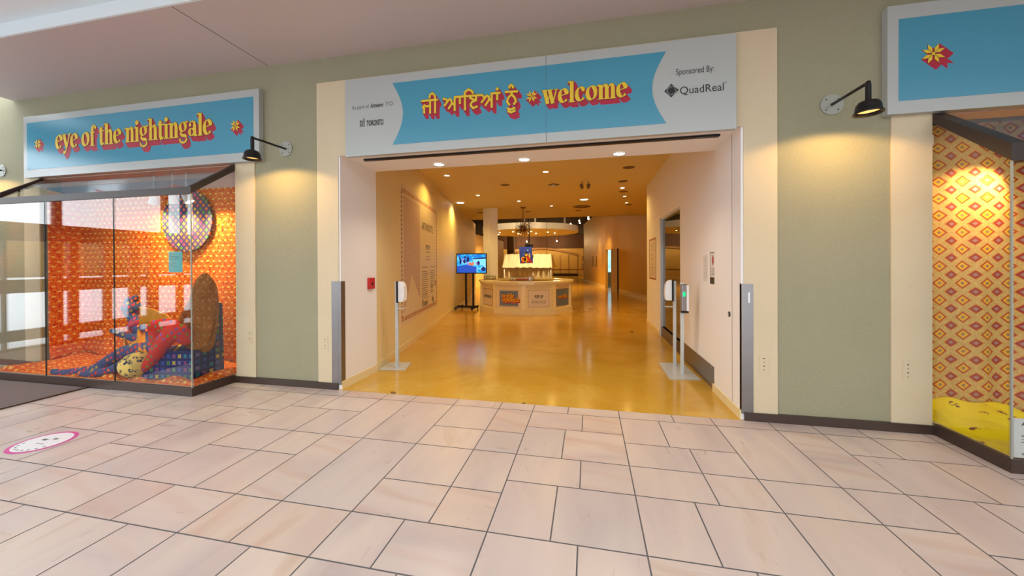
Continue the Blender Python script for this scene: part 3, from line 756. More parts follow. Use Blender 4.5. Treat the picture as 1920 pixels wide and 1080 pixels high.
# ============================================================ DISPLAY BAYS
def bay(xa, xb, yf, name, loc, label, seams, cloth, ceil=2.85, back=4.3, zt=2.32, zf=2.40, fw=.05):
    """glass box standing out of the shop front: plinth, glazing, sloping glass roof"""
    t = thing(name, loc, label, 'display window')
    b = MB(); b.box(xa, xb, yf, yf+.03, 0, .10); b.box(xa, xa+.03, yf+.03, V-.031, 0, .10); b.box(xb-.03, xb, yf+.03, V-.031, 0, .10); b.build('plinth', 'brown_trim', t)
    MB().box(xa+.03, xb-.03, yf+.03, back+.1, 0.003, .095).build('platform', 'inner_wall', t)
    b = MB(); b.box(xa+fw, xb-fw, yf, yf+fw, zt, zf)
    for x0, x1 in ((xa, xa+fw), (xb-fw, xb)):
        b.hexa([(x0, yf, zt), (x1, yf, zt), (x1, V, 2.72), (x0, V, 2.72)], [(x0, yf, zf), (x1, yf, zf), (x1, V, 2.80), (x0, V, 2.80)])
    b.build('top_frame', 'bronze', t)
    xs = [xa]+seams+[xb]
    for x0, x1 in zip(xs, xs[1:]):
        MB().box(x0+.002, x1-.002, yf+.012, yf+.022, .10, zt).build('glass_pane', 'glass', t)
    for x0 in (xa+.01, xb-.02):
        MB().hexa([(x0, yf+.024, .1), (x0+.01, yf+.024, .1), (x0+.01, V, .1), (x0, V, .1)], [(x0, yf+.024, zt), (x0+.01, yf+.024, zt), (x0+.01, V, 2.72), (x0, V, 2.72)]).build('glass_pane', 'glass', t)
    MB().hexa([(xa+.05, yf+.05, zf-.015), (xb-.05, yf+.05, zf-.015), (xb-.05, V, 2.775), (xa+.05, V, 2.775)], [(xa+.05, yf+.05, zf-.005), (xb-.05, yf+.05, zf-.005), (xb-.05, V, 2.785), (xa+.05, V, 2.785)]).build('roof_glass', 'glass_roof', t)
    for x in seams: MB().box(x-.002, x+.002, yf+.010, yf+.024, .10, zt).build('glass_joint', 'seam', t)
    for x in (xa+.004, xb-.014): MB().box(x, x+.010, yf+.004, yf+.014, .10, zt).build('glass_joint', 'plate', t)
    # recess behind the shop front
    b = MB(); b.box(xa-.08, xa, V+.22, back+.15, 0, ceil); b.box(xb, xb+.08, V+.22, back+.15, 0, ceil); b.box(xa, xb, back+.1, back+.15, 0, ceil)
    b.box(xa-.08, xb+.08, V+.22, back+.15, ceil, ceil+.06); b.box(xa, xb, V+.03, V+.2201, 2.79, 2.80)
    b.build('recess', 'bay_plaster', t)
    return t
bl = bay(-7.95, -4.43, 3.32, 'display_bay', (-6.19, 3.32, 0), 'glass display bay on brown plinth left of the entrance, lined with red orange cloth', [-6.78, -5.62], None)
br = bay(2.93, 6.45, 3.25, 'display_bay', (4.69, 3.25, 0), 'glass display bay at the right edge with yellow diamond cloth inside', [4.1, 5.28], None, zt=2.215, zf=2.34, fw=.09)
# wall cloths
def wall_cloth(name, m, path, z0, z1, amp, label, freq=3.1, seed=0):
    """hangs along a path of floor points"""
    rn = random.Random(seed); ph = [rn.uniform(0, 6) for _ in range(8)]
    P = [Vector((*p, 0)) for p in path]; Ls = [(q-p).length for p, q in zip(P, P[1:])]; T_ = sum(Ls)
    def f(a, c):
        s_ = a*T_; i = 0
        while i < len(Ls)-1 and s_ > Ls[i]: s_ -= Ls[i]; i += 1
        d_ = (P[i+1]-P[i]).normalized(); nn = Vector((d_.y, -d_.x, 0)); p = P[i]+d_*s_
        x = a*T_; z = z0+(z1-z0)*c; k = .35+.65*(1-c)
        d = amp*k*(math.sin(x*freq*2+ph[0]+.4*math.sin(z*1.3))*.5+math.sin(x*freq*4.3+ph[1]+.6*math.sin(z*2))*.3+math.sin(x*freq*9+ph[2]+z)*.12)
        if c < .08: d -= (.08-c)*2.2*(.5+.5*math.sin(x*7+ph[3]))*amp*3
        e = p+nn*(abs(amp)-d); return Vector((e.x, e.y, z))
    return tag(MB().grid(f, 180, 40).build(name, m, solid=.004, fix=False), label, 'cloth')
wall_cloth('wall_cloth', 'floral', [(-7.92, 3.90), (-7.92, 4.34), (-4.48, 4.34)], .10, 2.62, .035, 'red and orange floral cloth hung across the back of the left display bay')
wall_cloth('wall_cloth', 'diamond', [(2.97, 4.30), (6.4, 4.30)], .10, 2.80, .06, 'yellow ochre cloth printed with diamonds hung in the right display bay', 3.6, 4)
def floor_cloth(name, m, xa, xb, ya, yb, z, amp, label, seed=1, hump=None):
    rn = random.Random(seed); W_ = [(rn.uniform(2, 9), rn.uniform(-7, 7), rn.uniform(0, 6)) for _ in range(9)]
    def f(a, c):
        x = xa+(xb-xa)*a; y = ya+(yb-ya)*c
        h = sum(abs(math.sin(x*p+y*q+r)) for p, q, r in W_)/9
        h = max(0, h-.52)*amp*3
        if hump: h += hump*max(0, c-.5)*2*(.6+.4*math.sin(x*6))
        if a < .02 or a > .98 or c < .03: h = 0
        return Vector((x, y, z+h))
    return tag(MB().grid(f, 140, 40).build(name, m, solid=.003, fix=False), label, 'cloth')
floor_cloth('floor_cloth', 'floral_flat', -7.88, -4.48, 3.37, 4.28, .100, .05, 'crumpled red orange floral cloth spread over the floor of the left display bay')
floor_cloth('floor_cloth', 'yellow_cloth', 2.98, 6.4, 3.30, 4.20, .100, .05, 'bright lemon yellow cloth with red motifs spread on the floor of the right display bay', 5, .10)
# round cloth disc on the back wall
b = MB(); cx, cz, rd = -5.74, 2.16, .455
b.hexa([(cx+rd*math.cos(k*PI/24), 4.265, cz+rd*math.sin(k*PI/24)) for k in range(48)], [(cx+rd*math.cos(k*PI/24), 4.245, cz+rd*math.sin(k*PI/24)) for k in range(48)])
tag(b.build('cloth_disc', 'disc_cloth'), 'large slate cloth disc with coloured blossoms at the back of the left bay', 'wall hanging')
# information card on the glass
t = thing('info_card', (-4.69, 3.346, 1.42), 'small teal card with printed lines stuck inside the glass of the left display bay', 'card')
MB().box(-4.79, -4.59, 3.344, 3.348, 1.42, 1.66).build('card', 'teal_card', t)
for k, wd in enumerate([.07, .12, .15, .10, .0, .08, .05, .11]):
    if wd: MB().box(-4.765, -4.765+wd, 3.3425, 3.344, 1.625-k*.02, 1.628-k*.02).build('text_line', 'ink', t)
t = thing('info_card', (3.12, 3.275, .10), 'white printed exhibition card standing at the foot of the glass at the right edge', 'card')
MB().box(2.965, 3.28, 3.275, 3.279, .105, .385).build('card', 'paper', t)
fr = lambda x, z: ((x, 3.2745, z), (1, 0, 0), (0, 0, 1), (0, -1, 0))
sans('ARTWORXTO', fr(3.01, .335), .034, 'ink', t, bold=.001)
for z, x0, wd in [(.30, 3.06, .06), (.262, 3.01, .12), (.255, 3.01, .12), (.235, 3.01, .08), (.215, 3.01, .05)]: MB().box(x0, x0+wd, 3.2735, 3.275, z, z+.004).build('text_line', 'greyink', t)
sans('TORONTO', fr(3.01, .125), .018, 'ink', t, bold=.0008)
# track lights inside the bays
def track_spot(x, y, z, label, group, aim, power, col=(1, .72, .36)):
    t = thing('track_spotlight', (x, y, z), label, 'spotlight', group)
    LB().tube([(0, 0, 0), (0, 0, -.32)], .012, 8).build('stem', 'trim_white', t)
    d = (Vector(aim)-Vector((x, y, z-.36))).normalized()
    c = Vector((0, 0, -.36)); b = LB(); b.tube([c-d*.07, c-d*.05, c+d*.06, c+d*.07], [.025, .04, .055, .055], 16, caps=False); b.tube([c-d*.07, c-d*.069], .025, 16)
    b.build('head', 'trim_white', t)
    b = LB(); b.tube([c+d*.045, c+d*.05], .045, 16); b.build('bulb', 'lamp_hot', t)
    l = lamp('spotlight_beam', 'SPOT', c+d*.09, col, power, t, size=1.9, blend=.9)
    l.rotation_euler = d.to_track_quat('-Z', 'Y').to_euler()
for i, (x, ax, lab) in enumerate([(-5.95, -6.7, 'white track spotlight, leftmost of the cluster above the cloth disc'), (-5.62, -5.75, 'white track spotlight, middle of the cluster above the cloth disc'), (-5.38, -4.85, 'white track spotlight, rightmost of the cluster above the cloth disc')]):
    track_spot(x, 3.98, 2.79, lab, 'spotlights in the left bay', (ax, 4.3, 1.35), 95, (1, .80, .36))
track_spot(3.75, 3.98, 2.79, 'white track spotlight under the sign at the right display bay', None, (3.45, 4.3, 1.95), 75)
# cloth figures
t = thing('reclining_cloth_figure', (-6.1, 3.8, .1), 'soft cloth figure in slate blue blossom fabric lying back with legs stretched left', 'figure')
def AT(px, py, y): return at(px, py, y=y)
b = MB()
b.limb([AT(290, 655, 3.70), AT(235, 660, 3.60), AT(180, 690, 3.50), AT(130, 698, 3.44)], [.10, .085, .06, .045], 12)
b.limb([AT(130, 698, 3.44), AT(118, 700, 3.43), AT(100, 696, 3.42)], [.045, .05, .035], 12)
b.limb([AT(300, 672, 3.58), AT(240, 682, 3.52), AT(205, 695, 3.47), AT(168, 702, 3.42)], [.10, .075, .055, .045], 12)
b.limb([AT(168, 702, 3.42), AT(150, 700, 3.41)], [.045, .03], 10)
b.limb([AT(300, 660, 3.72), AT(280, 632, 3.90), AT(258, 608, 4.0)], [.13, .13, .10], 14)          # torso
b.limb([AT(285, 618, 3.95), AT(262, 634, 3.80), AT(232, 628, 3.72), AT(210, 620, 3.70)], [.07, .055, .045, .03], 10)   # arm
b.limb([AT(258, 608, 4.0), AT(250, 594, 4.02), AT(247, 578, 4.02)], [.07, .075, .115], 14)     # neck, head
body = b.build('body', 'doll_cloth', t)
k = body.modifiers.new('merge', 'REMESH'); k.mode = 'VOXEL'; k.voxel_size = .012; k.use_smooth_shade = True
k = body.modifiers.new('soften', 'SMOOTH'); k.iterations = 4; k.factor = .5
b = MB(); b.limb([AT(250, 612, 3.93), AT(262, 607, 3.93)], [.075, .06], 12); b.build('red_scarf', 'red', t)
b = MB()
rn = random.Random(9)
def skirt(a, c):
    p = AT(232+60*a, 662-34*c+8*math.sin(a*9), 3.58+.22*c); return p+Vector((0, 0, .02*math.sin(a*30)))
b.grid(skirt, 30, 8); b.build('skirt', 'orange_cloth', t, solid=.03, fix=False)
hair = MB(); hair.limb([AT(243, 566, 4.02), AT(250, 562, 4.03), AT(254, 557, 4.03)], [.07, .06, .03], 10); hair.build('hair_knot', 'doll_cloth', t)
c = AT(257, 667, 3.47); tag(MB().sphere((c.x, c.y, .1+.165), .17, 24, (1.05, 1, .93)).build('patterned_ball', 'ball_cloth'), 'round yellow cushion ball printed with dark flowers resting against the reclining figure', 'ball')
# chair
t = thing('cloth_covered_chair', (-5.05, 3.72, .1), 'chair covered in blue grid cloth with colourful blossoms under the veiled figure', 'chair')
b = MB(); b.hexa([(-5.42, 3.42, .105), (-4.74, 3.55, .105), (-4.80, 3.98, .105), (-5.40, 3.92, .105)], [(-5.28, 3.46, .46), (-4.76, 3.57, .44), (-4.82, 3.96, .44), (-5.28, 3.92, .46)])
b.build('seat', 'chair_cloth', t, bevel=.02)
b = MB(); b.hexa([(-4.86, 3.84, .10), (-4.78, 3.84, .10), (-4.78, 4.0, .10), (-4.86, 4.0, .10)], [(-4.87, 3.85, 1.0), (-4.79, 3.85, 1.0), (-4.79, 3.99, 1.0), (-4.87, 3.99, 1.0)])
b.build('backrest', 'chair_cloth', t, bevel=.02)
# veiled seated figure
t = thing('veiled_seated_figure', (-5.0, 3.75, .46), 'seated cloth figure with red blossom legs under a brown orange veil', 'figure')
b = MB()
b.limb([AT(355, 628, 3.72), AT(320, 612, 3.62), AT(293, 612, 3.58)], [.08, .095, .085], 14)
b.limb([AT(293, 612, 3.58), AT(296, 640, 3.60), AT(302, 668, 3.64), AT(300, 684, 3.62)], [.085, .075, .06, .04], 14)
b.limb([AT(350, 635, 3.62), AT(330, 620, 3.52), AT(308, 640, 3.48)], [.085, .10, .09], 14)
b.limb([AT(308, 640, 3.48), AT(290, 668, 3.47), AT(272, 690, 3.46), AT(258, 702, 3.45)], [.09, .075, .055, .03], 14)
b.limb([AT(372, 645, 3.76), AT(378, 600, 3.76), AT(385, 555, 3.76)], [.10, .11, .085], 14)
b.limb([AT(385, 555, 3.76), AT(384, 535, 3.75)], [.065, .075], 14)
body = b.build('body', 'stocking', t)
k = body.modifiers.new('merge', 'REMESH'); k.mode = 'VOXEL'; k.voxel_size = .012; k.use_smooth_shade = True
k = body.modifiers.new('soften', 'SMOOTH'); k.iterations = 4; k.factor = .5
veil = [(513, 383, 387), (518, 376, 393), (526, 370, 398), (540, 364, 403), (556, 359, 406), (570, 353, 408), (582, 346, 408), (594, 338, 408), (606, 334, 408), (618, 333, 406), (630, 337, 404), (640, 343, 402), (648, 350, 399), (655, 359, 394), (658, 366, 390)]
def vf(a, c):
    i = c*(len(veil)-1); i0 = min(int(i), len(veil)-2); q = i-i0
    py, xl, xr = [veil[i0][k]*(1-q)+veil[i0+1][k]*q for k in range(3)]
    L_, R_ = AT(xl, py, 3.74), AT(xr, py, 3.74); m = (L_+R_)/2; rx = (R_.x-L_.x)/2*.92; ry = min(.10, rx*.6)
    th = a*2*PI; fold = 1+.06*math.sin(th*7+c*9)+.035*math.sin(th*13-c*17+1)+.03*math.sin(th*4+c*23)
    x = m.x+rx*math.cos(th)*(1+.04*math.sin(th*9+c*8)); y = m.y+ry*math.sin(th)*fold
    return Vector((x, y, m.z+.012*math.sin(th*5+c*20)))
b = MB(); b.grid(vf, 120, 72); b.face([vf(i/48, 1.) for i in range(48)]); b.build('veil', 'drape', t, fix=False)
b = MB()
def sash(a, c):
    p = AT(262+78*a, 575+34*a-8*math.sin(a*PI)+c*(34-22*a), 3.86-.14*a); return p+Vector((0, .01*math.sin(a*22+c*3), 0))
b.grid(sash, 24, 8); b.build('sash', 'orange_cloth', t, solid=.012, fix=False)

# ============================================================ SIGNS
SY = 3.80
def sgn(x, z, d=0): return Vector((x, SY-d, z))
SF = lambda x, z, d=0: ((x, SY-.0005-d, z), (1, 0, 0), (0, 0, 1), (0, -1, 0))
# centre
L_, R_ = at(647, 200, y=SY).x, at(1381, 150, y=SY).x
Z0, Z1 = 2.765, 3.665
t = thing('welcome_sign', ((L_+R_)/2, SY, Z0), 'wide white and blue welcome sign board over the shop entrance', 'sign')
MB().box(L_, R_, SY, V-.015, Z0, Z1).build('board', 'white_panel', t, bevel=.003)
xa, xb, za, zb = at(736, 210, y=SY).x, at(1249, 150, y=SY).x, 2.865, 3.565
n_ = 16; cv = .13
left = [(xa+cv*math.sin(PI*i/n_), za+(zb-za)*i/n_) for i in range(n_+1)]; right = [(xb-cv*math.sin(PI*i/n_), za+(zb-za)*i/n_) for i in range(n_+1)]
b = MB()
for i in range(n_):
    b.hexa([sgn(*left[i], .001), sgn(*right[i], .001), sgn(*right[i+1], .001), sgn(*left[i+1], .001)], [sgn(*left[i], .003), sgn(*right[i], .003), sgn(*right[i+1], .003), sgn(*left[i+1], .003)])
b.build('blue_panel', 'sky_panel', t)
xs = at(1024, 180, y=SY).x; MB().box(xs-.0015, xs+.0015, SY-.0038, SY-.0005, Z0, Z1).build('panel_joint', 'greyink', t)
def gur(e):
    out = []
    for ln in GUR:
        pts = [at(780+x/9.6, 145+y/9.6, y=SY) for x, y in ln]
        pts = [(p.x, p.z) for p in pts]; out += stroke(pts, .0235, e)
    c = at(780+1465/9.6, 145+215/9.6, y=SY)
    r = .022+e*1.3; out.append([(c.x-r, c.z), (c.x, c.z-r), (c.x+r, c.z), (c.x, c.z+r)])
    return out
pl = lambda x, y, d: Vector((x, SY-.003-d, y))
layered(pl, gur, .0035, (.038, -.062), t, 'punjabi_lettering')
p = at(997, 181, y=SY); layered(pl, motif(p.x, p.z, .062), .0035, (.045, -.05), t, 'blossom_mark')
a, c = at(1019, 189, y=SY), at(1176, 170, y=SY)
layered(pl, word('welcome', a.x-.005, 3.155, .152, c.x-a.x+.01), .0035, (.038, -.050), t, 'welcome_lettering')
a = at(660, 205, y=SY); sans('As part of', SF(a.x, a.z-.005), .062, 'greyink', t, 'small_print', width=at(692, 205, y=SY).x-a.x)
a2 = at(694, 201, y=SY); sans('Artworx', SF(a2.x+.005, a.z-.005), .07, 'ink', t, 'small_print', width=at(720, 205, y=SY).x-a2.x-.01, bold=.0012, shear=.2)
a3 = at(722, 200, y=SY); sans('TO', SF(a3.x+.002, a.z-.002), .066, 'greyink', t, 'small_print', width=at(736.5, 205, y=SY).x-a3.x)
a = at(687, 237, y=SY); sans('TORONTO', SF(a.x+.005, 3.105), .088, 'ink', t, 'city_wordmark', width=at(718.5, 230, y=SY).x-a.x, bold=.0025)
b = MB(); x = at(675, 237, y=SY).x; z = 3.105
for q in [[(0, 0), (.012, 0), (.012, .075), (0, .07)], [(.012, .06), (.03, .066), (.03, .055), (.012, .05)], [(.022, 0), (.03, 0), (.03, .06), (.022, .06)], [(.034, 0), (.042, 0), (.046, .08), (.042, .09)], [(.052, 0), (.06, 0), (.058, .085), (.050, .10)], [(0, 0), (.06, 0), (.06, .006), (0, .006)]]:
    b.hexa([sgn(x+u, z+v, .001) for u, v in q], [sgn(x+u, z+v, .003) for u, v in q])
b.build('city_emblem', 'greyink', t)
a = at(1267, 143, y=SY); e_ = at(1338, 136, y=SY); sans('Sponsored By:', SF(a.x, 3.325), .085, 'ink', t, 'small_print', width=e_.x-a.x)
a = at(1274, 181, y=SY); e_ = at(1356, 176, y=SY); sans('QuadReal', SF(a.x, 3.135), .105, 'ink', t, 'sponsor_wordmark', width=e_.x-a.x)
sans('TM', SF(e_.x+.006, 3.20), .02, 'ink', t, 'sponsor_wordmark')
c = at(1259, 170, y=SY); b = MB(); r = .066
dm = [(c.x-r, c.z), (c.x-.002, c.z-r), (c.x+r, c.z), (c.x-.002, c.z+r)]
b.hexa([sgn(u, v, .001) for u, v in dm], [sgn(u, v, .003) for u, v in dm]); b.build('sponsor_emblem', 'ink', t)
b = MB()
o8 = [(c.x+.045*math.cos(PI/8+k*PI/4), c.z+.045*math.sin(PI/8+k*PI/4)) for k in range(8)]
for i in range(8):
    for pc in stroke([o8[i], o8[(i+1) % 8]], .0022)+(stroke([o8[i], o8[(i+2) % 8]], .0015) if i % 2 else []):
        b.hexa([sgn(u, v, .003) for u, v in pc], [sgn(u, v, .004) for u, v in pc])
b.build('sponsor_emblem_lines', 'white_panel', t)
# left
L_, R_ = at(44, 270, y=SY).x, at(485.5, 230, y=SY).x
t = thing('shop_sign', ((L_+R_)/2, SY, 2.80), 'white edged blue sign board over the left display bay with yellow lettering', 'sign')
Z0, Z1 = 2.80, 3.695
MB().box(L_, R_, SY, V-.001, Z0, Z1).build('board', 'white_panel', t, bevel=.003)
xa, xb = at(51, 270, y=SY).x, at(475, 230, y=SY).x
MB().box(xa, xb, SY-.003, SY-.0005, 2.915, 3.60).build('blue_panel', 'sky_panel', t)
a, c = at(105, 275, y=SY), at(399, 245, y=SY)
layered(pl, word('eye of the nightingale', a.x, 3.175, .205, c.x-a.x), .005, (.05, -.068), t, 'title_lettering')
for px, py in ((72, 270), (442, 236)):
    p = at(px, py, y=SY); layered(pl, motif(p.x, p.z, .075), .004, (.055, -.055), t, 'blossom_mark')
# right
L_, R_ = at(1664, 100, y=SY).x, 6.7
t = thing('shop_sign', ((L_+R_)/2, SY, 2.79), 'white edged blue sign board at the top right corner with one blossom mark', 'sign')
MB().box(L_, R_, SY, V-.001, 2.79, 3.735).build('board', 'white_panel', t, bevel=.003)
xa = at(1685, 100, y=SY).x
MB().box(xa, R_-.08, SY-.003, SY-.0005, 2.90, 3.61).build('blue_panel', 'sky_panel', t)
p = at(1749, 101, y=SY); layered(pl, motif(p.x, p.z, .085), .004, (.06, -.055), t, 'blossom_mark')

# ============================================================ WALL LAMPS
def wall_lamp(base, elbow, label, power=26):
    """base: centre of the round plate on the wall, elbow: top of the arm"""
    t = thing('gooseneck_wall_lamp', base, label, 'wall lamp', 'black wall lamps on round plates')
    o = Vector((0, 0, 0)); e = Vector(elbow)-Vector(base)
    b = LB(); b.tube([(0, 0, 0), (0, -.012, 0)], .092, 32, smooth=False)
    pl_ = b.build('back_plate', 'plate', t)
    for i in range(4):
        a = PI/4+i*PI/2; LB().tube([(.067*math.cos(a), -.012, .067*math.sin(a)), (.067*math.cos(a), -.015, .067*math.sin(a))], .006, 8).build('screw', 'seam', pl_)
    LB().tube([(0, -.012, 0), e], .0125, 10).build('arm', 'black', t)
    LB().tube([e+Vector((0, 0, .012)), e+Vector((0, 0, -.02)), e+Vector((0, 0, -.13)), e+Vector((0, 0, -.145))], [.014, .019, .019, .026], 12).build('neck', 'black', t)
    h = e+Vector((0, 0, -.14))
    b = LB(); b.lathe([(.0, 0), (.03, 0), (.062, -.012), (.078, -.04), (.084, -.085), (.094, -.095), (.094, -.105), (.088, -.105), (.074, -.045), (0, -.03)], h, 28)
    b.build('shade', 'black', t)
    b = LB(); b.lathe([(0, -.075), (.074, -.077)], h, 20); b.build('bulb', 'wall_bulb', t)
    l = lamp('lamp_light', 'SPOT', h+Vector((0, 0, -.112)), (1, .62, .22), power, t, size=math.radians(150), blend=.25, radius=.03)
    l.rotation_euler = (math.radians(22), 0, 0)
    return t
wall_lamp((-3.67, V, 2.94), at(473, 258, y=3.40), 'black gooseneck lamp on round plate between the left bay and the entrance')
wall_lamp((2.18, V, 2.94), at(1628, 155, y=3.40), 'black gooseneck lamp on round plate between the entrance and the right bay')
wall_lamp((-8.76, V, 2.96), (-8.80, 3.40, 3.06), 'black gooseneck lamp on round plate cut by the left edge of the photo')

# ============================================================ ENTRANCE FITTINGS
for x0, x1, lab, out in [(-3.03, -2.935, 'brushed steel corner guard on the left edge of the entrance', -2.945), (1.445, 1.53, 'brushed steel corner guard on the right edge of the entrance', 1.43)]:
    t = thing('corner_guard', (x0, V-.02, .06), lab, 'corner guard')
    MB().box(x0, x1, V-.0165, V-.0145, .06, 1.30).build('guard_face', 'steel', t)
    s_ = -1 if out < 0 else 1
    b = MB(); b.box(min(x0, out) if out > 0 else x1-.002, x0 if out > 0 else out+.045, V-.0145-.002, V+.06 if out < 0 else V+.03, .06, 1.30); b.build('guard_side', 'steel', t)
MB().box(1.485, 1.50, V-.0195, V-.0165, 1.12, 1.22).build('label_strip', 'white_plastic', t)
t = thing('fire_alarm_point', tuple(lw(.05, 1.17)), 'small red fire alarm call point on the white left jamb', 'alarm')
b = MB(); b.box(-2.909, -2.875, 4.40, 4.53, 1.17, 1.32); b.build('box', 'alarm', t, bevel=.004)
MB().tube([(-2.875, 4.465, 1.24), (-2.872, 4.465, 1.24)], .02, 12).build('button', 'ink', t)
t = thing('kick_plate', (1.44, 5.4, 0), 'long steel kick plate at the foot of the right inner wall', 'kick plate')
MB().box(1.443, 1.4495, 4.70, 6.10, .004, .27).build('plate', 'steel', t)
for y in (4.78, 5.4, 6.0): MB().tube([(1.443, y, .245), (1.441, y, .245)], .007, 8).build('screw', 'white_plastic', t)
t = thing('lock_pull', (1.43, 4.13, .94), 'dark oval lock pull in the white right jamb', 'lock')
b = MB(); b.tube([(1.4299, 4.16, .97), (1.424, 4.16, .97)], .028, 16); o = b.build('escutcheon', 'bronze', t)
MB().tube([(1.424, 4.16, .97), (1.421, 4.16, .97)], .012, 10).build('keyhole', 'plate', t)
sbox('trim_%d' % n, 'seam', 1.4285, 1.4302, 4.085, 4.09, .09, HZ); n += 1
# notices on the right wall
t = thing('notice_sheet', (1.45, 5.03, 1.27), 'pale printed notice taped to the right inner wall, left of the red ribbon poster', 'notice')
MB().box(1.4475, 1.4498, 4.93, 5.10, 1.27, 1.60).build('sheet', 'paper', t)
for k in range(9): MB().box(1.4463, 1.4475, 4.96, 5.07-.02*(k % 3), 1.55-k*.028, 1.553-k*.028).build('text_line', 'greyink', t)
t = thing('notice_poster', (1.45, 4.75, 1.26), 'small poster with a red ribbon and dark footer on the right inner wall', 'poster')
MB().box(1.4470, 1.4498, 4.62, 4.83, 1.25, 1.63).build('sheet', 'paper', t)
MB().box(1.4455, 1.447, 4.625, 4.825, 1.25, 1.33).build('footer', 'ink', t)
b = MB(); q = [(4.725, 1.60), (4.70, 1.55), (4.705, 1.50), (4.73, 1.47), (4.755, 1.51), (4.755, 1.56)]
b.hexa([(1.447, y, z) for y, z in q], [(1.4455, y, z) for y, z in q]); b.build('ribbon', 'red', t)
b = MB()
for y0, y1, z0, z1 in [(4.62, 4.83, 1.622, 1.63), (4.62, 4.625, 1.25, 1.63), (4.825, 4.83, 1.25, 1.63)]: b.box(1.4455, 1.447, y0, y1, z0, z1)
b.build('border', 'ink', t)
for k in range(5): MB().box(1.4458, 1.447, 4.66+.01*(k % 2), 4.79-.015*(k % 2), 1.43-k*.018, 1.436-k*.018).build('text_line', 'greyink', t)
t = thing('wall_text_panel', (1.45, 8.9, 1.15), 'tall pale text panel with rust border on the right inner wall beyond the window', 'poster')
MB().box(1.4475, 1.4498, 8.45, 9.35, 1.13, 2.07).build('panel', 'poster_beige', t)
b = MB(); 
for y0, y1, z0, z1 in [(8.45, 9.35, 1.13, 1.17), (8.45, 9.35, 2.03, 2.07), (8.45, 8.50, 1.13, 2.07), (9.30, 9.35, 1.13, 2.07)]: b.box(1.446, 1.4475, y0, y1, z0, z1)
b.build('border', 'rust', t)
for k in range(22):
    if k not in (6, 12): MB().box(1.446, 1.4475, 8.6, 9.2-.1*(k % 3 == 0), 1.96-k*.035, 1.967-k*.035).build('text_line', 'greyink', t)
MB().box(1.4475, 1.4495, 8.9, 8.97, .38, .49).build('wall_socket', 'trim_white')
tag(bpy.context.scene.objects['wall_socket'], 'white wall socket low on the right inner wall below the text panel', 'socket')

# sanitizer stands
def dispenser(t, x, y, z, s, m='white_plastic', led=False):
    b = MB(); prof = [(0, 0), (.0, .30)]
    b.box(x, x+s*.02, y-.06, y+.06, z-.01, z+.30); b.build('dispenser_back', 'black', t)
    b = MB()
    q = [(.02, .30), (.075, .285), (.105, .23), (.115, .12), (.11, .03), (.095, .0), (.02, .0)]
    b.hexa([(x+s*u, y-.055, z+v) for u, v in q], [(x+s*u, y+.055, z+v) for u, v in q]); d = b.build('dispenser', m, t, bevel=.012)
    return d
p = at(745, 690, z=0)
t = thing('sanitizer_stand', (p.x, p.y, 0), 'pale grey hand sanitizer stand with white dispenser inside the left jamb', 'sanitizer stand', 'hand sanitizer stands at the entrance')
q = [at(a, c, z=0) for a, c in ((710, 694.5), (760, 694.5), (771.5, 680.5), (728, 680))]
MB().hexa([(v.x, v.y, .002) for v in q], [(v.x, v.y, .010) for v in q]).build('base_plate', 'grey_paint', t)
MB().box(p.x-.022, p.x+.022, p.y-.02, p.y+.02, .010, 1.25).build('post', 'grey_paint', t, bevel=.003)
dispenser(t, p.x+.022, p.y, .96, 1)
MB().box(p.x+.022, p.x+.13, p.y-.05, p.y+.05, .865, .873).build('drip_tray', 'grey_paint', t, bevel=.002)
q1, q2 = at(1265, 687, z=0), at(1279, 702, z=0)
t = thing('sanitizer_stand', ((q1.x+q2.x)/2, (q1.y+q2.y)/2, 0), 'pale grey double post sanitizer stand with green light beside the right wall', 'sanitizer stand', 'hand sanitizer stands at the entrance')
q = [at(a, c, z=0) for a, c in ((1235, 681), (1255, 711.5), (1314, 713), (1280, 682))]
MB().hexa([(v.x, v.y, .002) for v in q], [(min(v.x, 1.42), v.y, .010) for v in q]).build('base_plate', 'grey_paint', t)
for q in (q1, q2): MB().box(q.x-.02, q.x+.02, q.y-.02, q.y+.02, .010, 1.24).build('post', 'grey_paint', t, bevel=.003)
d = dispenser(t, q1.x-.022, q1.y, .96, -1)
MB().box(q1.x-.13, q1.x-.022, q1.y-.05, q1.y+.05, .865, .873).build('drip_tray', 'grey_paint', t, bevel=.002)
b = MB(); b.box(q1.x-.02, q1.x+.07, q2.y-.10, q2.y-.021, .86, 1.22); d = b.build('sensor_dispenser', 'steel', t, bevel=.015)
MB().box(q1.x-.02, q1.x+.07, q2.y-.102, q2.y-.02, .84, .865).build('nozzle', 'black', t)
b = MB(); b.sphere((q1.x+.015, q2.y-.102, 1.09), .018, 12, (1, .3, 2.)); b.build('status_light', 'green_led', d)
MB().box(q1.x+.045, q1.x+.072, q2.y-.105, q2.y-.1, .87, 1.21).build('side_cover', 'white_plastic', d)

# exhibition poster on the left wall
sA, sB = 1.17, 4.15
t = thing('exhibition_wall_poster', tuple(lw(1.17, .46)), 'tall exhibition text poster with rust border and line print on the left inner wall', 'poster')
wallbox(sA, sB, .44, 2.90, .001, .004, 'sheet', 'poster_beige', t)
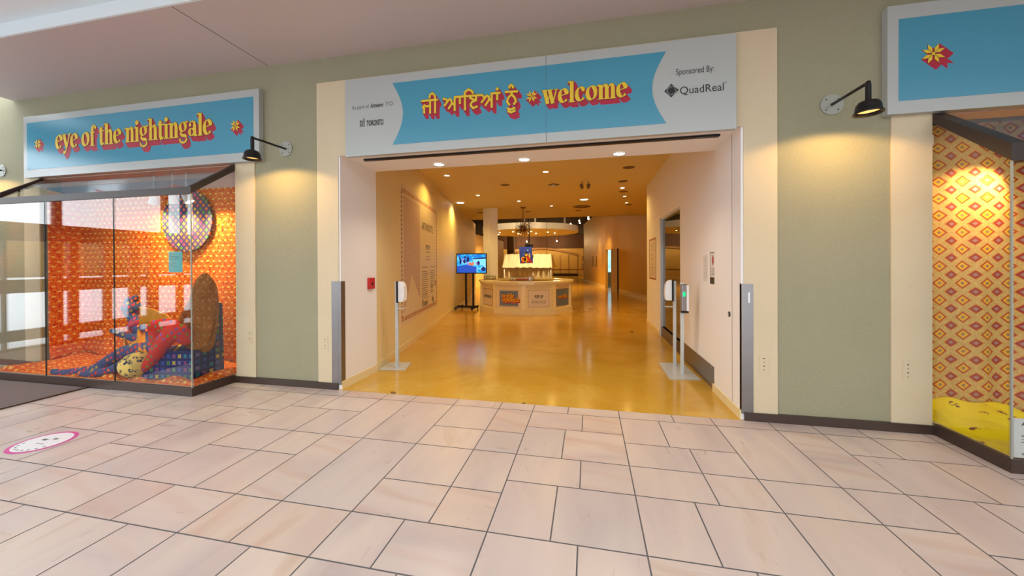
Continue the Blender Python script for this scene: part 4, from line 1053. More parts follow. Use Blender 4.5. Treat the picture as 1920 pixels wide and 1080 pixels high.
# engraved picture column with a pointed arch cut out of its foot
xs0, xs1 = sA+.18, 2.45
b = MB(); q = [(xs0, .66), (xs0+.02, .62), (xs0+.5, 1.32), (xs1-.02, .82), (xs1, .86), (xs1, 2.72), (xs0, 2.72)]
b.hexa([lw(s, z, .004) for s, z in q], [lw(s, z, .0055) for s, z in q]); b.build('line_print', 'stripe', t)
def LF(s, z): return (lw(s, z, .004), LD, (0, 0, 1), LN)
sans('ARTWORXTO', LF(2.62, 2.24), .235, 'ink', t, 'heading', width=1.05, bold=.001)
sans('POP UP', LF(2.98, 1.83), .15, 'ink', t, 'heading', width=.38, bold=.004)
for s0, s1, z in [(2.95, 3.40, 1.77), (2.98, 3.37, 1.67), (2.95, 3.40, 1.60)]: wallbox(s0, s1, z, z+.01, .004, .0055, 'text_line', 'ink', t)
for k in range(14):
    z = 1.43-k*.045
    if k == 1: continue
    wallbox(2.62, 3.20-.05*(k % 3), z, z+.014, .004, .0055, 'text_line', 'greyink', t)
    if k < 11: wallbox(3.38, 3.98-.06*(k % 4), z, z+.014, .004, .0055, 'text_line', 'greyink', t)
for k in range(3): wallbox(2.62, 3.22-.1*k, .80+k*.04-.04, .812+k*.04-.04, .004, .0055, 'text_line', 'greyink', t)
for k in range(4): wallbox(3.42, 3.65, .88+k*.05-.04, .90+k*.05-.04, .004, .0055, 'text_line', 'greyink', t)
sans('TORONTO', LF(2.76, .60), .13, 'ink', t, 'city_wordmark', width=.36, bold=.004)
wallbox(2.64, 2.72, .60, .74, .004, .0055, 'city_emblem', 'greyink', t)
for s, z in ((3.58, .62), (3.66, .58), (3.9, .98)): wallbox(s, s+.07, z, z+.13, .004, .0055, 'sponsor_emblem', 'greyink', t)
b = MB()
def bit(s0, s1, z0, z1): b.hexa([lw(s0, z0, .004), lw(s1, z0, .004), lw(s1, z1, .004), lw(s0, z1, .004)], [lw(s0, z0, .0055), lw(s1, z0, .0055), lw(s1, z1, .0055), lw(s0, z1, .0055)])
m_ = 34
for i in range(m_):
    s = sA+.05+(sB-sA-.1)*i/m_
    for z in (.50, 2.765): bit(s, s+.045, z, z+.035); bit(s+.012, s+.058, z+.04, z+.075)
for i in range(28):
    z = .56+(2.80-.56)*i/28
    for s in (sA+.03, sB-.10): bit(s, s+.03, z, z+.045); bit(s+.035, s+.065, z+.02, z+.06)
b.build('border', 'rust', t)

# ============================================================ TV STAND
t = thing('television_stand', (-4.0, 11.5, 0), 'black floor stand carrying the lit television left of the reception desk', 'stand')
xl, xr = at(873, 540, y=11.5).x, at(886.5, 540, y=11.5).x
for x in (xl, xr): MB().box(x-.03, x+.03, 11.52, 11.57, .10, 1.5).build('post', 'black', t)
MB().box(xl-.3, xr+.1, 11.5, 11.58, .06, .13).build('base_bar', 'black', t)
for x in (xl-.25, xr+.05):
    f = MB().box(x-.03, x+.03, 11.2, 11.9, .05, .11).build('foot', 'black', t)
    for y in (11.25, 11.85): MB().sphere((x, y, .03), .03, 8).build('caster', 'black', f)
t = thing('television', (-3.9, 11.48, 1.19), 'lit flat television showing a blue animated film on a black stand', 'television')
a, c = at(855.5, 475.5, y=11.48), at(912.5, 513, y=11.48)
MB().box(a.x, c.x, 11.48, 11.518, c.z, a.z).build('casing', 'black', t, bevel=.006)
X0, X1, Z0, Z1 = a.x+.03, c.x-.03, c.z+.03, a.z-.03
MB().box(X0, X1, 11.476, 11.48, Z0, Z1).build('screen', 'screen', t)
def scr(polys, m, nm, d):
    b = MB()
    for q in polys: b.hexa([(X0+(X1-X0)*u, 11.476, Z0+(Z1-Z0)*v) for u, v in q], [(X0+(X1-X0)*u, 11.476-d, Z0+(Z1-Z0)*v) for u, v in q])
    b.build(nm, m, t)
blob = lambda x, y, rx, ry, n=9: [(x+rx*math.cos(2*PI*k/n), y+ry*math.sin(2*PI*k/n)) for k in range(n)]
scr([[(.55, .40), (1, .40), (1, .78), (.55, .72)]], 'scr_cyan', 'film_sea', .001)
scr([[(0, .0), (.68, .0), (.68, .30), (.3, .42), (.0, .36)]], 'scr_blue', 'film_crowd', .0014)
rq = random.Random(4)
scr([blob(.10, .78, .035, .08), blob(.12, .6, .04, .16), blob(.26, .62, .05, .12), blob(.28, .84, .04, .07), blob(.38, .72, .05, .16), blob(.75, .52, .05, .12), blob(.92, .20, .08, .12), [(.55, .78), (1, .84), (1, .76), (.55, .72)]], 'scr_navy', 'film_figures', .002)
scr([blob(.46, .48, .04, .10), blob(.54, .46, .05, .08), blob(.57, .52, .03, .08)], 'scr_orange', 'film_figures', .0025)
scr([blob(.68, .5, .03, .08), blob(.38, .5, .03, .1), blob(.2, .7, .03, .06)], 'scr_pink', 'film_figures', .0025)

# ============================================================ RECEPTION DESK
DC = Vector((-2.02, 11.95, 0)); DR = 1.53
vd = at(981.5, 591.7, z=0); a0 = math.atan2(vd.y-DC.y, vd.x-DC.x)
def dp(k, r, z): a = a0+k*PI/5; return Vector((DC.x+r*math.cos(a), DC.y+r*math.sin(a), z))
t = thing('reception_desk', tuple(DC), 'cream polygonal reception desk with round counter top and printed panels', 'desk')
def ring(r0, r1, z0, z1, name, m, parent, n=10, bev=0, off=0.):
    b = MB()
    for k in range(n):
        A_ = a0+off+k*2*PI/n; B2 = a0+off+(k+1)*2*PI/n
        P_ = lambda a, r, z: Vector((DC.x+r*math.cos(a), DC.y+r*math.sin(a), z))
        b.hexa([P_(A_, r0, z0), P_(A_, r1, z0), P_(B2, r1, z0), P_(B2, r0, z0)], [P_(A_, r0, z1), P_(A_, r1, z1), P_(B2, r1, z1), P_(B2, r0, z1)])
    bmesh.ops.remove_doubles(b.b, verts=b.b.verts, dist=.0005)
    return b.build(name, m, parent, bevel=bev)
ring(DR-.10, DR-.03, 0, .90, 'body', 'cream_gloss', t)
ring(DR-.04, DR+.02, 0, .17, 'plinth', 'cream_gloss', t)
ring(DR-.38, DR+.03, .93, .985, 'counter_top', 'counter_top', t, 64)
ring(DR-.10, DR, .88, .93, 'cornice', 'cream_gloss', t, 64)
for k in range(-3, 4):
    a = a0+k*PI/5; p = Vector((math.cos(a), math.sin(a), 0)); s_ = Vector((-p.y, p.x, 0))
    q = [DC+p*(DR-.10)+s_*.07, DC+p*(DR-.01)+s_*.06, DC+p*(DR-.01)-s_*.06, DC+p*(DR-.10)-s_*.07]
    MB().hexa([(v.x, v.y, .17) for v in q], [(v.x, v.y, .90) for v in q]).build('corner_post', 'cream_gloss', t)
def face_frame(k):
    A_, B2 = dp(k, DR-.03, 0), dp(k+1, DR-.03, 0)
    d = (B2-A_).normalized(); nn = Vector((d.y, -d.x, 0))
    if (nn.dot((A_+B2)/2-DC)) < 0: nn = -nn
    return A_, d, nn, (B2-A_).length
def dpanel(k, mm, border=True):
    A_, d, nn, L = face_frame(k); m0, m1 = .13, L-.13
    b = MB(); P_ = lambda s, z, e: A_+d*s+nn*e+Vector((0, 0, z))
    b.hexa([P_(m0, .22, 0), P_(m1, .22, 0), P_(m1, .74, 0), P_(m0, .74, 0)], [P_(m0, .22, .006), P_(m1, .22, .006), P_(m1, .74, .006), P_(m0, .74, .006)])
    o = b.build('printed_panel', 'poster_beige' if border else 'rust', t)
    i_ = .04 if border else .012
    b = MB(); b.hexa([P_(m0+i_, .22+i_, .006), P_(m1-i_, .22+i_, .006), P_(m1-i_, .74-i_, .006), P_(m0+i_, .74-i_, .006)], [P_(m0+i_, .22+i_, .008), P_(m1-i_, .22+i_, .008), P_(m1-i_, .74-i_, .008), P_(m0+i_, .74-i_, .008)])
    b.build('panel_field', mm, o)
    if border:
        b = MB(); N_ = 22
        for i in range(N_):
            s = m0+.01+(m1-m0-.02)*i/N_
            for z in (.226, .718): b.hexa([P_(s, z, .006), P_(s+.013, z, .006), P_(s+.013, z+.017, .006), P_(s, z+.017, .006)], [P_(s, z, .0075), P_(s+.013, z, .0075), P_(s+.013, z+.017, .0075), P_(s, z+.017, .0075)])
        for i in range(16):
            z = .235+.49*i/16
            for s in (m0+.008, m1-.025): b.hexa([P_(s, z, .006), P_(s+.017, z, .006), P_(s+.017, z+.013, .006), P_(s, z+.013, .006)], [P_(s, z, .0075), P_(s+.017, z, .0075), P_(s+.017, z+.013, .0075), P_(s, z+.013, .0075)])
        b.build('border', 'rust', o)
    return o, P_, d, nn, m0, m1
# which way the faces run: +1 goes towards the right of the photo
rgt = 1 if dp(1, DR, 0).x > dp(0, DR, 0).x else -1
def side(j, mm, border=True):
    k = j if rgt == 1 else -j-1
    o, P_, d, nn, m0, m1 = dpanel(k, mm, border)
    if d.x < 0:   # print must read left to right
        L = m0+m1; P2 = P_; P_ = lambda s, z, e: P2(L-s, z, e); d = -d
    return o, P_, d, nn, m0, m1
o, P_, d, nn, m0, m1 = side(-2, 'poster_beige', False)
sans('ARTWORXTO', (P_(m0+.08, .46, .008), d, (0, 0, 1), nn), .11, 'ink', o, width=m1-m0-.16, bold=.003)
o, P_, d, nn, m0, m1 = side(-1, 'greyblue')
for txt, z, wd, off in (('eye of the', .50, .40, .10), ('nightingale', .385, .56, .12)):
    f = word(txt, m0+off, z, .095, wd)
    place = lambda x, y, dd: P_(x, y, .008+dd)
    to_world(place, [hull(p_+[(x+.018, y-.03) for x, y in p_]) for p_ in f(.004)], 'title_lettering_drop_shadow', 'red', o, .001)
    to_world(place, f(0), 'title_lettering', 'yellow', o, .001, .001)
o, P_, d, nn, m0, m1 = side(0, 'poster_beige')
sans('POP UP', (P_((m0+m1)/2-.13, .485, .008), d, (0, 0, 1), nn), .135, 'ink', o, width=.26, bold=.004)
for z, w_ in ((.435, .46), (.325, .46)):
    c = (m0+m1)/2; b = MB(); b.hexa([P_(c-w_/2, z, .008), P_(c+w_/2, z, .008), P_(c+w_/2, z+.006, .008), P_(c-w_/2, z+.006, .008)], [P_(c-w_/2, z, .0095), P_(c+w_/2, z, .0095), P_(c+w_/2, z+.006, .0095), P_(c-w_/2, z+.006, .0095)]); b.build('text_line', 'ink', o)
sans('BAYVIEW VILLAGE', (P_((m0+m1)/2-.215, .362, .008), d, (0, 0, 1), nn), .055, 'ink', o, width=.43, bold=.001)
o, P_, d, nn, m0, m1 = side(1, 'greyblue', False)
f = word('eye of the', m0+.10, .46, .08, m1-m0-.2); place = lambda x, y, dd: P_(x, y, .008+dd)
to_world(place, [hull(p_+[(x+.014, y-.025) for x, y in p_]) for p_ in f(.003)], 'title_lettering_drop_shadow', 'red', o, .001)
to_world(place, f(0), 'title_lettering', 'yellow', o, .001, .001)
# things on the desk
def case(x0, x1, y0, y1, z, h, label, inside):
    t = thing('glass_display_case', ((x0+x1)/2, (y0+y1)/2, z), label, 'display case', 'glass cases on the reception desk')
    MB().box(x0, x1, y0, y1, z+.001, z+.02).build('base', 'brass', t)
    b = MB(); b.box(x0, x1, y0, y0+.006, z+.02, z+h); b.box(x0, x1, y1-.006, y1, z+.02, z+h); b.box(x0, x0+.006, y0, y1, z+.02, z+h); b.box(x1-.006, x1, y0, y1, z+.02, z+h); b.box(x0, x1, y0, y1, z+h, z+h+.006)
    b.build('glass_cover', 'glass_case', t)
    b = MB()
    for x in (x0, x1):
        for y in (y0, y1): b.box(x-.008, x+.008, y-.008, y+.008, z, z+h+.008)
    for y in (y0, y1): b.box(x0, x1, y-.006, y+.006, z+h, z+h+.012)
    b.build('frame', 'brass', t)
case(-2.30, -1.62, 10.72, 11.05, .985, .13, 'low glass case with red textile on the front of the desk', True)
case(-3.42, -3.10, 11.75, 12.1, .985, .10, 'low glass case on the left side of the desk by the column', True)
tag(MB().box(-2.14, -1.74, 10.78, 10.98, 1.006, 1.055).build('folded_textile', 'alarm', bevel=.01), 'folded red textile lying in the glass case on the desk', 'textile')
# column behind the desk
pa, pb, pc = at(906, 400, y=12.42).x, at(919, 400, y=12.3).x, at(933, 400, y=12.42).x
MB().prism([(pa, 12.42), (pb, 12.3), (pc, 12.42), (pb, 12.66)], 0, CZ).build('column', 'white_wall').__setitem__('kind', 'structure')

# chandelier
c = Vector((at(981, 428, y=12.4).x, 12.4, 2.72))
t = thing('starburst_chandelier', tuple(c+Vector((0, 0, CZ-2.72))), 'bronze starburst chandelier hanging from a thin rod above the desk', 'chandelier')
MB().tube([(c.x, c.y, c.z), (c.x, c.y, CZ-.01)], .012, 8).build('rod', 'brass', t)
MB().lathe([(0, 0), (.10, 0), (.10, -.02), (.02, -.05)], (c.x, c.y, CZ-.001), 20).build('ceiling_rose', 'brass', t)
MB().sphere(c, .07, 14).build('hub', 'brass', t)
rc = random.Random(8)
for i in range(64):
    z = 1-2*(i+.5)/64; ph = i*2.39996; r_ = math.sqrt(1-z*z); d = Vector((r_*math.cos(ph), r_*math.sin(ph), z)); L = .24+.09*rc.random()
    MB().tube([c+d*.06, c+d*L, c+d*(L+.012)], [.009, .007, .016], 5).build('spike', 'brass', t)

# ============================================================ CEILING FIXTURES
def downlight(px, py, z, r, label, power, group, col=(1, .63, .15), lit=True, size=2.6, bright='lamp_hot'):
    c = at(px, py, z=z)
    t = thing('recessed_downlight', (c.x, c.y, z), label, 'ceiling light', group)
    LB().lathe([(r, -.001), (r*1.22, -.012), (r*1.25, -.001)], (0, 0, 0), 28).build('trim_ring', 'trim_white', t)
    LB().lathe([(0, -.006), (r, -.004)], (0, 0, 0), 24).build('lens', bright if lit else 'dark_disc', t)
    if lit: lamp('downlight_beam', 'SPOT', (0, 0, -.03), col, power*.55, t, size=size, blend=.7, radius=r*.8)
HC = (1, .84, .64)
for px, py, w_ in ((823, 308, 'left'), (983, 299, 'middle'), (1161, 288, 'right')):
    downlight(px, py, HZ-.001, .062, w_+' of the three bright downlights in the white entrance soffit', 85, 'downlights in the entrance soffit', HC, size=2.2)
for px, py, r, lab, pw in [(838, 329, .055, 'bright downlight nearest the left wall, just behind the entrance soffit', 120), (1023, 322, .055, 'bright downlight in mid ceiling just behind the entrance soffit', 120),
    (896, 366, .05, 'small bright downlight ahead of the white column', 90), (973, 377, .05, 'small bright downlight just above the chandelier rose', 90), (1034, 386, .05, 'small bright downlight right of the chandelier rose', 90),
    (1167, 352, .05, 'small bright downlight, nearest of the right hand row', 90), (1171, 368, .045, 'small bright downlight, middle of the right hand row', 80), (1175, 380, .045, 'small bright downlight, farthest of the right hand row', 80),
    (863, 380, .11, 'large bright downlight close to the left wall above the television', 230), (1095, 374, .11, 'large bright downlight right of centre, before the ceiling vent', 230)]:
    downlight(px, py, CZ-.001, r, lab, pw, 'downlights in the shop ceiling')
for px, py, lab in [(947, 347, 'unlit brown ceiling disc left of centre, nearest the entrance'), (1179, 314, 'unlit brown ceiling disc nearest the right wall'), (1168, 340, 'unlit brown ceiling disc ahead of the right hand row of lights'), (1169, 359, 'unlit brown ceiling disc between two lights of the right hand row'), (1179, 384, 'unlit brown ceiling disc behind the right hand row of lights'), (990, 397, 'unlit brown ceiling disc behind the chandelier'), (1084, 394.5, 'unlit brown ceiling disc behind the ceiling vent'), (901, 399, 'unlit brown ceiling disc beside the white column')]:
    c = at(px, py, z=CZ-.001); t = thing('ceiling_speaker', (c.x, c.y, CZ-.001), lab, 'ceiling disc', 'unlit discs in the shop ceiling')
    LB().lathe([(0, -.008), (.10, -.008), (.115, -.002), (.12, 0)], (0, 0, 0), 24).build('grille', 'dark_disc', t)
c = at(1038, 346, z=CZ); t = thing('smoke_detector', (c.x, c.y, CZ-.001), 'square smoke detector in mid ceiling right of the brown disc', 'detector')
LB().prism([(.14*math.cos(k*PI/2), .14*math.sin(k*PI/2)) for k in range(4)], -.015, 0).build('base', 'dark_disc', t); LB().lathe([(0, -.05), (.05, -.045), (.06, -.015)], (0, 0, 0), 16).build('sensor', 'trim_white', t)
c = at(1091, 387, z=CZ); t = thing('ceiling_vent', (c.x, c.y, CZ-.001), 'round dark ceiling vent right of the large downlight', 'vent')
for r_ in (.30, .22, .14): LB().lathe([(r_, -.002), (r_-.03, -.02), (r_-.06, -.004)], (0, 0, 0), 28).build('ring', 'dark_disc', t)
c = at(1097, 340, z=CZ); t = thing('ceiling_spotlight_pair', (c.x, c.y, CZ-.001), 'pair of small unlit adjustable spotlights on the ceiling right of centre', 'spotlight')
for sx in (-.07, .07):
    LB().tube([(sx, 0, 0), (sx, 0, -.08)], .01, 8).build('stem', 'brass', t); LB().tube([(sx*1.2, -.05, -.10), (sx, .06, -.14)], [.045, .035], 12).build('head', 'dark_disc', t)
# ============================================================ REAR OF THE SHOP
RC = Vector((at(994, 440, y=22.5).x, 22.5, 0)); RR = 2.95; RZ = 3.42
t = thing('suspended_ceiling_ring', (RC.x, RC.y, RZ), 'large round cream ceiling disc hung in the dark raised ceiling at the rear', 'ceiling feature')
b = MB(); b.lathe([(0, RZ+.02), (RR-.15, RZ), (RR, RZ), (RR, RZ+.34), (RR-.06, RZ+.34), (RR-.06, RZ+.10), (0, RZ+.10)], (RC.x, RC.y, 0), 96, smooth=False); b.build('disc', 'trim_white', t)
for a in (.3, 1.9, 3.5, 5.0): MB().tube([(RC.x+2.2*math.cos(a), RC.y+2.2*math.sin(a), RZ+.1), (RC.x+2.2*math.cos(a), RC.y+2.2*math.sin(a), 5.0)], .05, 8).build('hanger', 'trim_white', t)
i = 0
LABS = ['farthest left', 'left rear', 'left front', 'front left of centre', 'front centre', 'front right of centre', 'right front', 'right rear', 'rear centre', 'rear right of centre']
for px, py in [(937, 436), (935, 439.5), (962, 434.5), (972, 438), (996, 434), (1005, 438), (1027, 435.5), (1040, 437), (990, 437), (975, 439.5)]:
    c = at(px, py, z=RZ); dd = Vector((c.x-RC.x, c.y-RC.y, 0))
    if dd.length > RR-.25: c = RC+dd.normalized()*(RR-.3)
    t = thing('ring_downlight', (c.x, c.y, RZ), 'small glowing downlight under the suspended disc, %s' % LABS[i], 'ceiling light', 'downlights under the suspended disc'); i += 1
    LB().lathe([(0, -.02), (.04, -.016), (.05, .0)], (0, 0, 0), 14).build('lens', 'lamp_warm', t)
    lamp('downlight_beam', 'SPOT', (0, 0, -.05), (1, .58, .14), 150, t, size=2.4, blend=.6)
# track of small spots near the curved wall
i = 0
for px, py, zz in [(1056, 421.5, 4.2), (1070, 420, 4.2), (1086, 414, 4.25), (1087, 418, 4.2), (1103, 406.8, 4.4), (1103.5, 410.5, 4.3)]:
    yy = 24. if px < 1100 else 21.5
    c = at(px, py, y=yy); t = thing('rear_track_light', tuple(c), ['small glowing track light above the right end of the disc', 'small glowing track light between the disc and the curved wall', 'upper light of the pair beside the disc end', 'lower light of the pair beside the disc end', 'upper light of the pair at the top of the curved wall', 'lower light of the pair at the top of the curved wall'][i], 'ceiling light', 'track lights at the rear'); i += 1
    LB().sphere((0, 0, 0), .05, 12).build('bulb', 'lamp_hot', t); LB().tube([(0, 0, .06), (0, 0, 5.0-c.z)], .012, 6).build('stem', 'brass', t)
    if i in (1, 3, 5):
        l = lamp('track_beam', 'SPOT', (-.02, -.1, -.08), (1, .60, .17), 300, t, size=1.1, blend=.8)
        l.rotation_euler = (Vector((.55, .6 if i == 5 else .9, -1.6))).to_track_quat('-Z', 'Y').to_euler()
for px, py, lab in ((961, 453, 'left of the three small lights on the back wall'), (988, 453, 'middle of the three small lights on the back wall'), (1044, 452, 'right of the three small lights on the back wall')):
    c = at(px, py, y=43.5); t = thing('back_wall_light', tuple(c), lab, 'ceiling light', 'small lights at the back wall')
    LB().sphere((0, 0, 0), .085, 12).build('bulb', 'lamp_hot', t); LB().tube([(0, 0, .1), (0, 0, 5.0-c.z)], .02, 6).build('stem', 'brass', t)
    lamp('wall_wash', 'POINT', (0, -1.2, -.2), (1, .64, .28), 260, t, radius=.2)
# added spotlights, unseen behind the ceiling edge, to brighten the disc and the tent
for x_, aim_, pw, lab in ((-4.6, (RC.x-1.6, 20.5, 3.6), 500, 'leftmost of the three added unseen spotlights behind the edge of the shop ceiling'), (-2.4, (-2.8, 17.2, 1.6), 900, 'middle of the three added unseen spotlights behind the edge of the shop ceiling'), (-.6, (RC.x+1.4, 20.5, 3.5), 500, 'rightmost of the three added unseen spotlights behind the edge of the shop ceiling')):
    t = thing('added_rear_spotlight', (x_, 15.7, 4.9), lab, 'spotlight', 'added spotlights behind the ceiling edge')
    d = (Vector(aim_)-Vector((x_, 15.7, 4.5))).normalized(); c = Vector((0, 0, -.4))
    LB().tube([(0, 0, .09), (0, 0, -.34)], .015, 8).build('stem', 'trim_white', t)
    LB().tube([c-d*.1, c-d*.08, c+d*.08], [.03, .06, .07], 14, caps=False).build('head', 'trim_white', t)
    LB().tube([c+d*.05, c+d*.055], .06, 14).build('bulb', 'lamp_hot', t)
    l = lamp('spotlight_beam', 'SPOT', c+d*.12, (1, .72, .38), pw, t, size=1.3, blend=.8); l.rotation_euler = d.to_track_quat('-Z', 'Y').to_euler()
# back wall relief: arch and panel joints
b = MB(); N_ = 20; yb_ = 44.5
top = [at(950+(1083-950)*i/N_, 476-11.5*math.sin(PI*i/N_), y=yb_) for i in range(N_+1)]
for p_, q_ in zip(top, top[1:]): b.slab([p_, q_, q_-Vector((0, 0, .22)), p_-Vector((0, 0, .22))], (0, -.1, 0))
struct(b.build('trim_%d' % n, 'arch')); n += 1
for px in (1037, 1050.5, 1066, 1083, 960): 
    a = at(px, 500, y=44.55); sbox('trim_%d' % n, 'arch', a.x-.04, a.x+.04, 44.55, 44.6, 0, 2.6); n += 1
a, c = at(1037, 515, y=44.3), at(1083, 515, y=44.3); sbox('trim_%d' % n, 'void', a.x, c.x, 44.3, 44.6, 0.0, .32); n += 1
sbox('trim_%d' % n, 'panel_far', -10, .6, 44.5, 44.6, .85, .89); n += 1
pc = at(957, 480, y=36); sbox('column_rear', 'arch', pc.x-.35, pc.x+.35, 36, 36.6, 0, 5.0)
# tent
ty = 17.0
A_, B2, Cc, Dd = at(941, 502, y=ty), at(1036, 502, y=ty), at(1034, 476, y=ty+1.), at(946, 476.5, y=ty+1.)
t = thing('draped_tent', ((A_.x+B2.x)/2, ty+1, 0), 'cream cloth tent with pitched roof and hanging sides behind the desk', 'tent')
def roof(a, c_):
    p = (A_*(1-a)+B2*a)*(1-c_)+(Dd*(1-a)+Cc*a)*c_
    return p+Vector((0, -.02*math.sin(a*60), -.05*math.sin(c_*PI)+.012*math.sin(a*47)))
b = MB(); b.grid(roof, 80, 10); b.build('roof_cloth', 'canopy', t, solid=.01, fix=False)
def roofb(a, c_):
    p = roof(a, 1-c_); return Vector((p.x, 2*(ty+1.)-p.y, p.z))
b = MB(); b.grid(roofb, 40, 6); b.build('rear_roof_cloth', 'canopy', t, solid=.01, fix=False)
def sidecl(x0, x1, y, z1):
    def f(a, c_): return Vector((x0+(x1-x0)*a, y+.05*math.sin(a*(x1-x0)*26)*(1-.3*c_), .02+(z1-.02)*c_))
    return f
b = MB(); b.grid(sidecl(A_.x+.12, B2.x-.12, ty+.12, A_.z), 120, 6); b.build('front_curtain', 'canopy', t, solid=.01, fix=False)
for x in (A_.x+.1, B2.x-.08):
    b = MB(); b.tube([(x, ty+.06, 0), (x, ty+.06, A_.z)], .03, 8); b.build('pole', 'trim_white', t)
for x in (-3.55, -2.0): MB().tube([(x, ty+1, 1.9), (x, ty+1, 5.0)], .01, 6).build('suspension_wire', 'void', t)
# hanging painting and projector
a, c = at(973, 463, y=16.6), at(997, 494, y=16.6)
t = thing('hanging_painting', ((a.x+c.x)/2, 16.6, c.z), 'deep blue painting with yellow and red shapes hung before the tent', 'painting')
sk = .05
b = MB(); b.hexa([(a.x+sk, 16.6, c.z), (c.x+sk, 16.6, c.z+.02), (c.x, 16.6, a.z), (a.x, 16.6, a.z-.0)], [(a.x+sk, 16.63, c.z), (c.x+sk, 16.63, c.z+.02), (c.x, 16.63, a.z), (a.x, 16.63, a.z)]); b.build('canvas', 'bluepaint', t)
def pp(polys, m, d):
    b = MB(); W_, H_ = c.x-a.x, a.z-c.z
    for q in polys: b.hexa([(a.x+sk*(1-v)+W_*u, 16.599, c.z+H_*v) for u, v in q], [(a.x+sk*(1-v)+W_*u, 16.599-d, c.z+H_*v) for u, v in q])
    b.build('painted_shapes', m, t)
pp([blob(.30, .26, .20, .16), blob(.55, .22, .24, .17), blob(.55, .5, .12, .10), blob(.78, .42, .06, .2)], 'yellow', .002)
pp([[(.50, .42), (.62, .50), (.98, .06), (.90, .02), (.72, .10)], blob(.28, .27, .10, .08), blob(.2, .08, .14, .05), blob(.6, .12, .08, .06)], 'alarm', .003)
pp([blob(.54, .64, .10, .06), blob(.45, .40, .06, .05)], 'ink', .003)
pp([blob(.68, .80, .07, .05, 5), blob(.36, .58, .04, .04, 5)], 'teal_card', .003)
for x in (a.x+.1, c.x-.1): MB().tube([(x, 16.62, a.z), (x, 16.62, 5.0)], .004, 5).build('hanging_wire', 'void', t)
a, c = at(984, 457, y=17.2), at(998, 464, y=17.2)
t = thing('projector', ((a.x+c.x)/2, 17.2, c.z), 'black projector hung above the blue painting', 'projector')
MB().box(a.x, c.x, 17.2, 17.5, c.z, a.z).build('casing', 'black', t, bevel=.02); MB().tube([((a.x+c.x)/2, 17.35, a.z), ((a.x+c.x)/2, 17.35, 5.0)], .02, 8).build('bracket', 'black', t)
b = MB(); b.tube([((a.x+c.x)/2, 17.2, (a.z+c.z)/2), ((a.x+c.x)/2, 17.16, (a.z+c.z)/2)], .05, 12); b.build('projector_lens', 'glass_case', t)
# door in the curved wall, half open, projected film beyond
t = thing('open_door', (1.36, 21.2, 0), 'cream door leaf standing open in the curved wall', 'door')
e0, e1 = Vector((1.60, 20.15, 0)), Vector((1.22, 20.75, 0))
e0, e1 = at(1158, 546.5, z=0), at(1146.5, 546, z=0)
dd = (e1-e0).normalized(); nn = Vector((-dd.y, dd.x, 0))*.05
MB().hexa([e0, e1, e1+nn, e0+nn], [v+Vector((0, 0, 2.28)) for v in (e0, e1, e1+nn, e0+nn)]).build('leaf', 'cream_gloss', t)
MB().hexa([e0+dd*-.05-nn*.2, e0-nn*.2, e0+nn, e0+dd*-.05+nn], [v+Vector((0, 0, 2.30)) for v in (e0+dd*-.05-nn*.2, e0-nn*.2, e0+nn, e0+dd*-.05+nn)]).build('hinge_edge', 'void', t)
b = MB(); b.tube([e1-dd*.1-nn*.2+Vector((0, 0, 1.)), e1-dd*.1-nn*1.3+Vector((0, 0, 1.)), e1-dd*.22-nn*1.3+Vector((0, 0, 1.))], .015, 8); b.build('handle', 'steel', t)
sbox('floor_film_room', 'amber', 1.5, 8, 20, 31, -.04, -.001) if 0 else None
t = thing('projection_wall', (3.0, 29, 0), 'glowing pale blue film projection seen through the doorway in the curved wall', 'projection')
MB().box(1.2, 5.5, 29.0, 29.1, .0, 3.4).build('screen_wall', 'trim_white', t)
MB().box(1.25, 5.4, 28.98, 29.0, .85, 2.55).build('projected_image', 'proj', t)
sbox('wall_film_room', 'inner_wall', 5.6, 5.7, 17, 29.2, 0, 3.4)
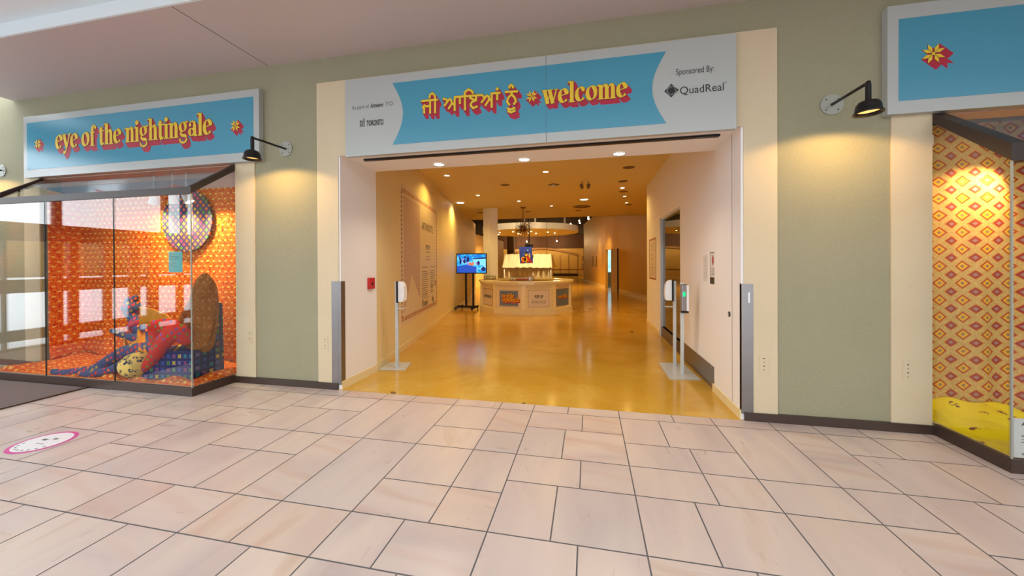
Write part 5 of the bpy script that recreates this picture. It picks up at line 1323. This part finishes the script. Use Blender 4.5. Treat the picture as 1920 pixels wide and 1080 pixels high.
# framed sheets on the curved wall and papers on the back wall
def on_curve(px0, px1, py0, py1, A2, B3, label, m):
    A2, B3 = Vector((*A2, 0)), Vector((*B3, 0)); d = (B3-A2).normalized(); nn = Vector((d.y, -d.x, 0))
    if nn.dot(EYE-A2) < 0: nn = -nn
    P4 = [at(x, y, plane=(A2+nn*.01, nn)) for x, y in ((px0, py1), (px1, py1), (px1, py0), (px0, py0))]
    z0, z1 = (P4[0].z+P4[1].z)/2, (P4[2].z+P4[3].z)/2
    t = thing('framed_sheet', (P4[0].x, P4[0].y, z0), label, 'wall sheet', 'sheets on the curved wall')
    q = [Vector((P4[0].x, P4[0].y, z0)), Vector((P4[1].x, P4[1].y, z0)), Vector((P4[1].x, P4[1].y, z1)), Vector((P4[0].x, P4[0].y, z1))]
    MB().slab(q, nn*.02).build('frame', 'arch', t)
    c = sum(q, Vector())/4; q2 = [c+(v-c)*.86+nn*.02 for v in q]
    MB().slab(q2, nn*.004).build('sheet', m, t)
on_curve(1107, 1112, 481, 499, CUR[1], CUR[2], 'left of the two framed sheets on the curved wall', 'panel_far')
on_curve(1113.5, 1118.5, 481, 499, CUR[2], CUR[3], 'right of the two framed sheets on the curved wall', 'panel_far')
for py0, py1, lab in ((480, 490, 'upper dark panel hung at the right end of the back wall'), (495, 506, 'lower dark panel hung at the right end of the back wall')):
    a, c = at(1091, py0, y=44.5), at(1094.5, py1, y=44.5); t = thing('wall_panel', (a.x, 44.5, c.z), lab, 'wall sheet', 'sheets on the back wall')
    MB().box(a.x, c.x, 44.5, 44.54, c.z, a.z).build('panel', 'arch', t)
# floor sticker on the mall tiles
p0, p1 = at(10, 848, z=0), at(152, 813, z=0); pc = at(81, 829, z=0); rad = .235
t = thing('floor_sticker', (pc.x, pc.y, 0), 'white oval floor sticker with pink rim on the tiles at the left', 'sticker')
R1 = (p1-p0).length/2
MB().lathe([(0, .001), (R1, .001)], (pc.x, pc.y, 0), 48).build('rim', mat('pink_print', (.62, .05, .30), .4), t)
MB().lathe([(0, .002), (R1*.86, .002)], (pc.x, pc.y, 0), 48).build('field', 'white_plastic', t)
b = MB()
for k in range(9):
    a = math.radians(200+k*17); x, y = pc.x+R1*.72*math.cos(a), pc.y+R1*.72*math.sin(a)
    b.box(x-.006, x+.006, y-.008, y+.008, .002, .0032)
b.box(pc.x-.07, pc.x-.02, pc.y+.02, pc.y+.045, .002, .0032); b.box(pc.x+.01, pc.x+.05, pc.y+.05, pc.y+.07, .002, .0032); b.box(pc.x-.03, pc.x+.06, pc.y-.03, pc.y-.025, .002, .0032)
b.build('print', 'greyink', t)
